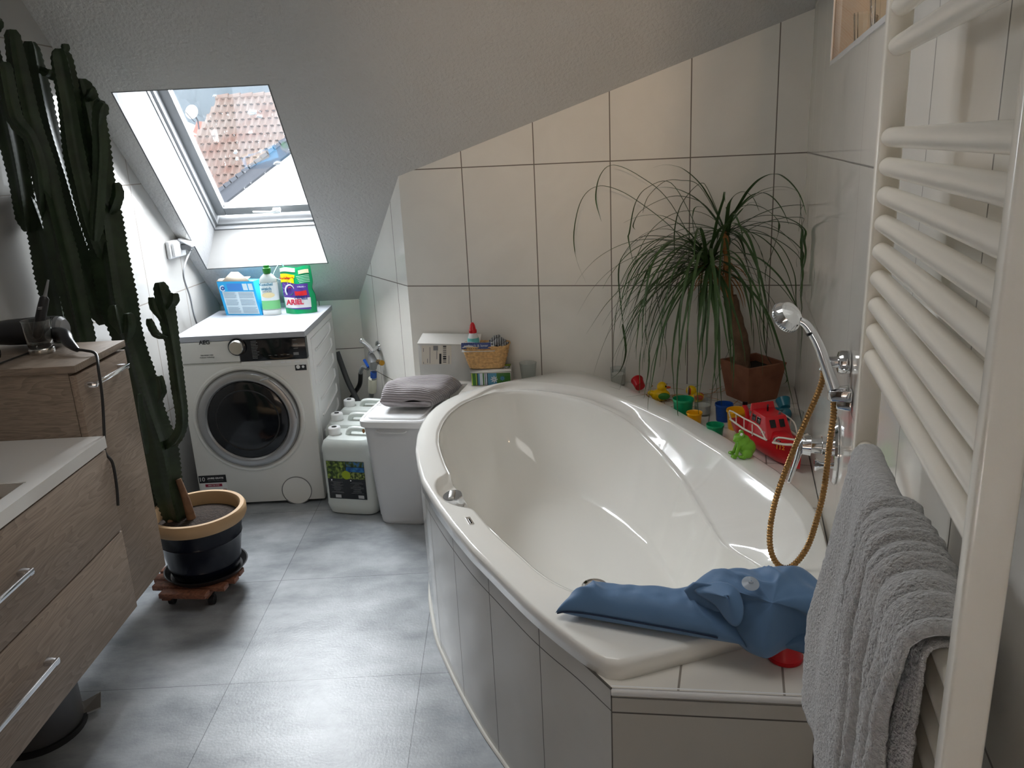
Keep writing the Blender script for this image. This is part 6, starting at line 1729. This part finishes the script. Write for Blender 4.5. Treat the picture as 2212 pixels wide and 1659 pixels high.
# ------------------------------------------------------------------ blue bath pillow on the rim
M_cloth = mat('blue_cloth', srgb(86, 120, 158), .62, sheen=.15, bump=.05, bscale=400)
bp_ = thing('bath_pillow', 'blue fabric bath pillow with suction cup lying on tub corner', 'bath pillow', PZ(1500, 1350, ZR))
Ac, Bc_, Cc, Dc = PZ(1200, 1330, .612), PZ(1612, 1406, .612), PZ(1610, 1306, .635), PZ(1262, 1282, .630)
def wr(p, a=1):
    q = Vector((p.x*1.0, p.y*1.0, 0))
    return a*(.013*(1-abs(2*noise.noise(Vector((q.x*11+q.y*9, q.y*5-q.x*3, 1.3)))))**4+.008*noise.noise(q*11)+.004*noise.noise(q*34))
def PIL(u, v, s_):
    p = (Ac*(1-u)+Bc_*u)*(1-v)+(Dc*(1-u)+Cc*u)*v
    pin = 1-.10*math.sin(PI*u)**2*0
    eu = max(0, 1-abs(2*u-1)**5)**.55; ev = max(0, 1-abs(2*v-1)**3.2)**.55
    h_ = .036*eu*ev
    mid = ZR+.014+.018*eu
    z = mid+s_*h_*(1.0 if s_ > 0 else .9)
    if s_ > 0: z += wr(p, 1.0)*eu*ev+.006*math.sin(u*3+.5)*ev
    return Vector((p.x, p.y, max(ZR+.0012, z)))
mb = MB(); mb.grid(lambda u, v: PIL(u, v, 1), 110, 60); mb.grid(lambda u, v: PIL(u, v, -1), 110, 60)
cu_ = obj('long_cushion', mb, M_cloth, bp_, ang=180, merge=.0004)
sm = [PIL(k/30*.85+.01, .0, 1)+Vector((0, -.0015, -.004)) for k in range(31)]
obj('seam_piping', MB().tube(sm, .0018, 6), mat('seam_dark', srgb(26, 40, 66), .8), cu_)
# draped second part
OUTL = [(1478, 1277, .700), (1500, 1258, .712), (1532, 1236, .720), (1580, 1232, .724), (1640, 1229, .728), (1692, 1222, .735), (1735, 1228, .735), (1785, 1272, .715), (1830, 1320, .69), (1830, 1370, .655), (1775, 1368, .640), (1736, 1352, .648), (1704, 1366, .644), (1664, 1402, .628), (1636, 1398, .630), (1603, 1376, .638), (1585, 1350, .650), (1560, 1318, .670), (1530, 1294, .692)]
ow = [PZ(x, y, z) for x, y, z in OUTL]
cen = PZ(1668, 1318, .705); cen.z = .722
NP = 120
def loop(t):
    n_ = len(ow); f_ = t*n_; i = int(f_) % n_; f_ -= int(f_)
    p0, p1, p2, p3 = ow[i-1], ow[i], ow[(i+1) % n_], ow[(i+2) % n_]
    return .5*((2*p1)+(p2-p0)*f_+(2*p0-5*p1+4*p2-p3)*f_*f_+(3*p1-p0-3*p2+p3)*f_**3)
rings = []
for k in range(34):
    s_ = k/33
    ring = []
    for j in range(NP):
        t = j/NP; e = loop(t)
        p = e.lerp(cen, s_**1.1)
        bul = .022*math.sin(PI*min(1, s_*1.0+.0))*.9
        ridge = .007*math.sin(2*PI*t*7+1.2*s_+1.0)*(1-s_)*min(1, s_*4)+.004*math.sin(2*PI*t*13+s_*5)*(1-s_)*min(1, s_*4)
        zz = p.z+bul*(1-.3*s_)+ridge+wr(p, .9)*min(1, s_*5)
        ring.append(Vector((p.x, p.y, zz)))
    rings.append(ring)
under = []
for k, (s_, zz) in enumerate(((.03, -.008), (.10, -.03), (.2, -.06), (.5, -.09))):
    under.append([Vector(((e := loop(j/NP).lerp(cen, s_)).x, e.y, max(.6085 if e.y > 1.50 else .606, e.z+zz))) for j in range(NP)])
mb = MB(); mb.loft(under[::-1]+rings, caps=True)
dr_ = obj('gathered_cover', mb, M_cloth, bp_, ang=180)
# folded flap corner
fl = [PZ(1478, 1277, .702), PZ(1545, 1252, .735), PZ(1600, 1262, .745), PZ(1612, 1330, .700), PZ(1590, 1368, .668), PZ(1560, 1330, .682), PZ(1545, 1298, .705)]
fcn = PZ(1572, 1300, .722)
rings = [[fl[j].lerp(fcn, s_)+Vector((0, 0, .010*math.sin(s_*PI*.5)+.003*math.sin(j*2+s_*4))) for j in range(7)] for s_ in (0, .3, .6, .9)]
mb = MB().loft(rings, caps=False); o = obj('folded_corner', mb, M_cloth, bp_, ang=180, sub=2); md = o.modifiers.new('so', 'SOLIDIFY'); md.thickness = .003
sp_ = pl(1621, 1261, Vector((0, cen.y+.03, .757)), (0, -.3, 1))
T = Vector((.0, -.45, 1)).normalized().to_track_quat('Z', 'Y').to_matrix().to_4x4()
M_sil = mat('milky_silicone', srgb(200, 208, 214), .2, trans=.45, ior=1.4)
obj('suction_cup', MB().lathe([(.0165, 0), (.017, .001), (.012, .003), (.005, .005), (.004, .009), (0.001, .010)], sp_, 32, T, caps=False), M_sil, bp_)

# ------------------------------------------------------------------ glasses in the niche
for k, (x, y, r, h_, lbl) in enumerate(((1868, 68, .030, .085, 'faceted clear glass standing in wall niche, nearer the corner'), (1908, 25, .030, .085, 'clear glass in wall niche, nearer the radiator'))):
    p = PA(x, y, .045); a, b = toB(p); c = B(.045, b, 1.8065)
    o = thing('tumbler', lbl, 'glass', c, 0, 'glasses in the wall niche')
    obj('glass_body', MB().lathe([(.001, 0), (r*.78, 0), (r*.82, .004), (r, h_), (r*.93, h_), (r*.72, .012), (.001, .012)], c, 14, caps=False), M_glass, o, ang=20)
mk = thing('cosmetic_tube', 'dark lipstick tube with gold band behind the niche glass', 'lipstick', B(.085, 1.2, 1.806))
a, b = toB(PA(1862, 20, .085)); c = B(.085, b, 1.8065)
obj('tube_case', MB().lathe([(0, 0), (.010, 0), (.010, .055), (0, .055)], c, 20), M_black, mk); obj('tube_band', MB().lathe([(.0, .055), (.0095, .055), (.0095, .11), (0, .11)], c, 20), mat('gold', srgb(220, 160, 60), .2, metal=1), mk)
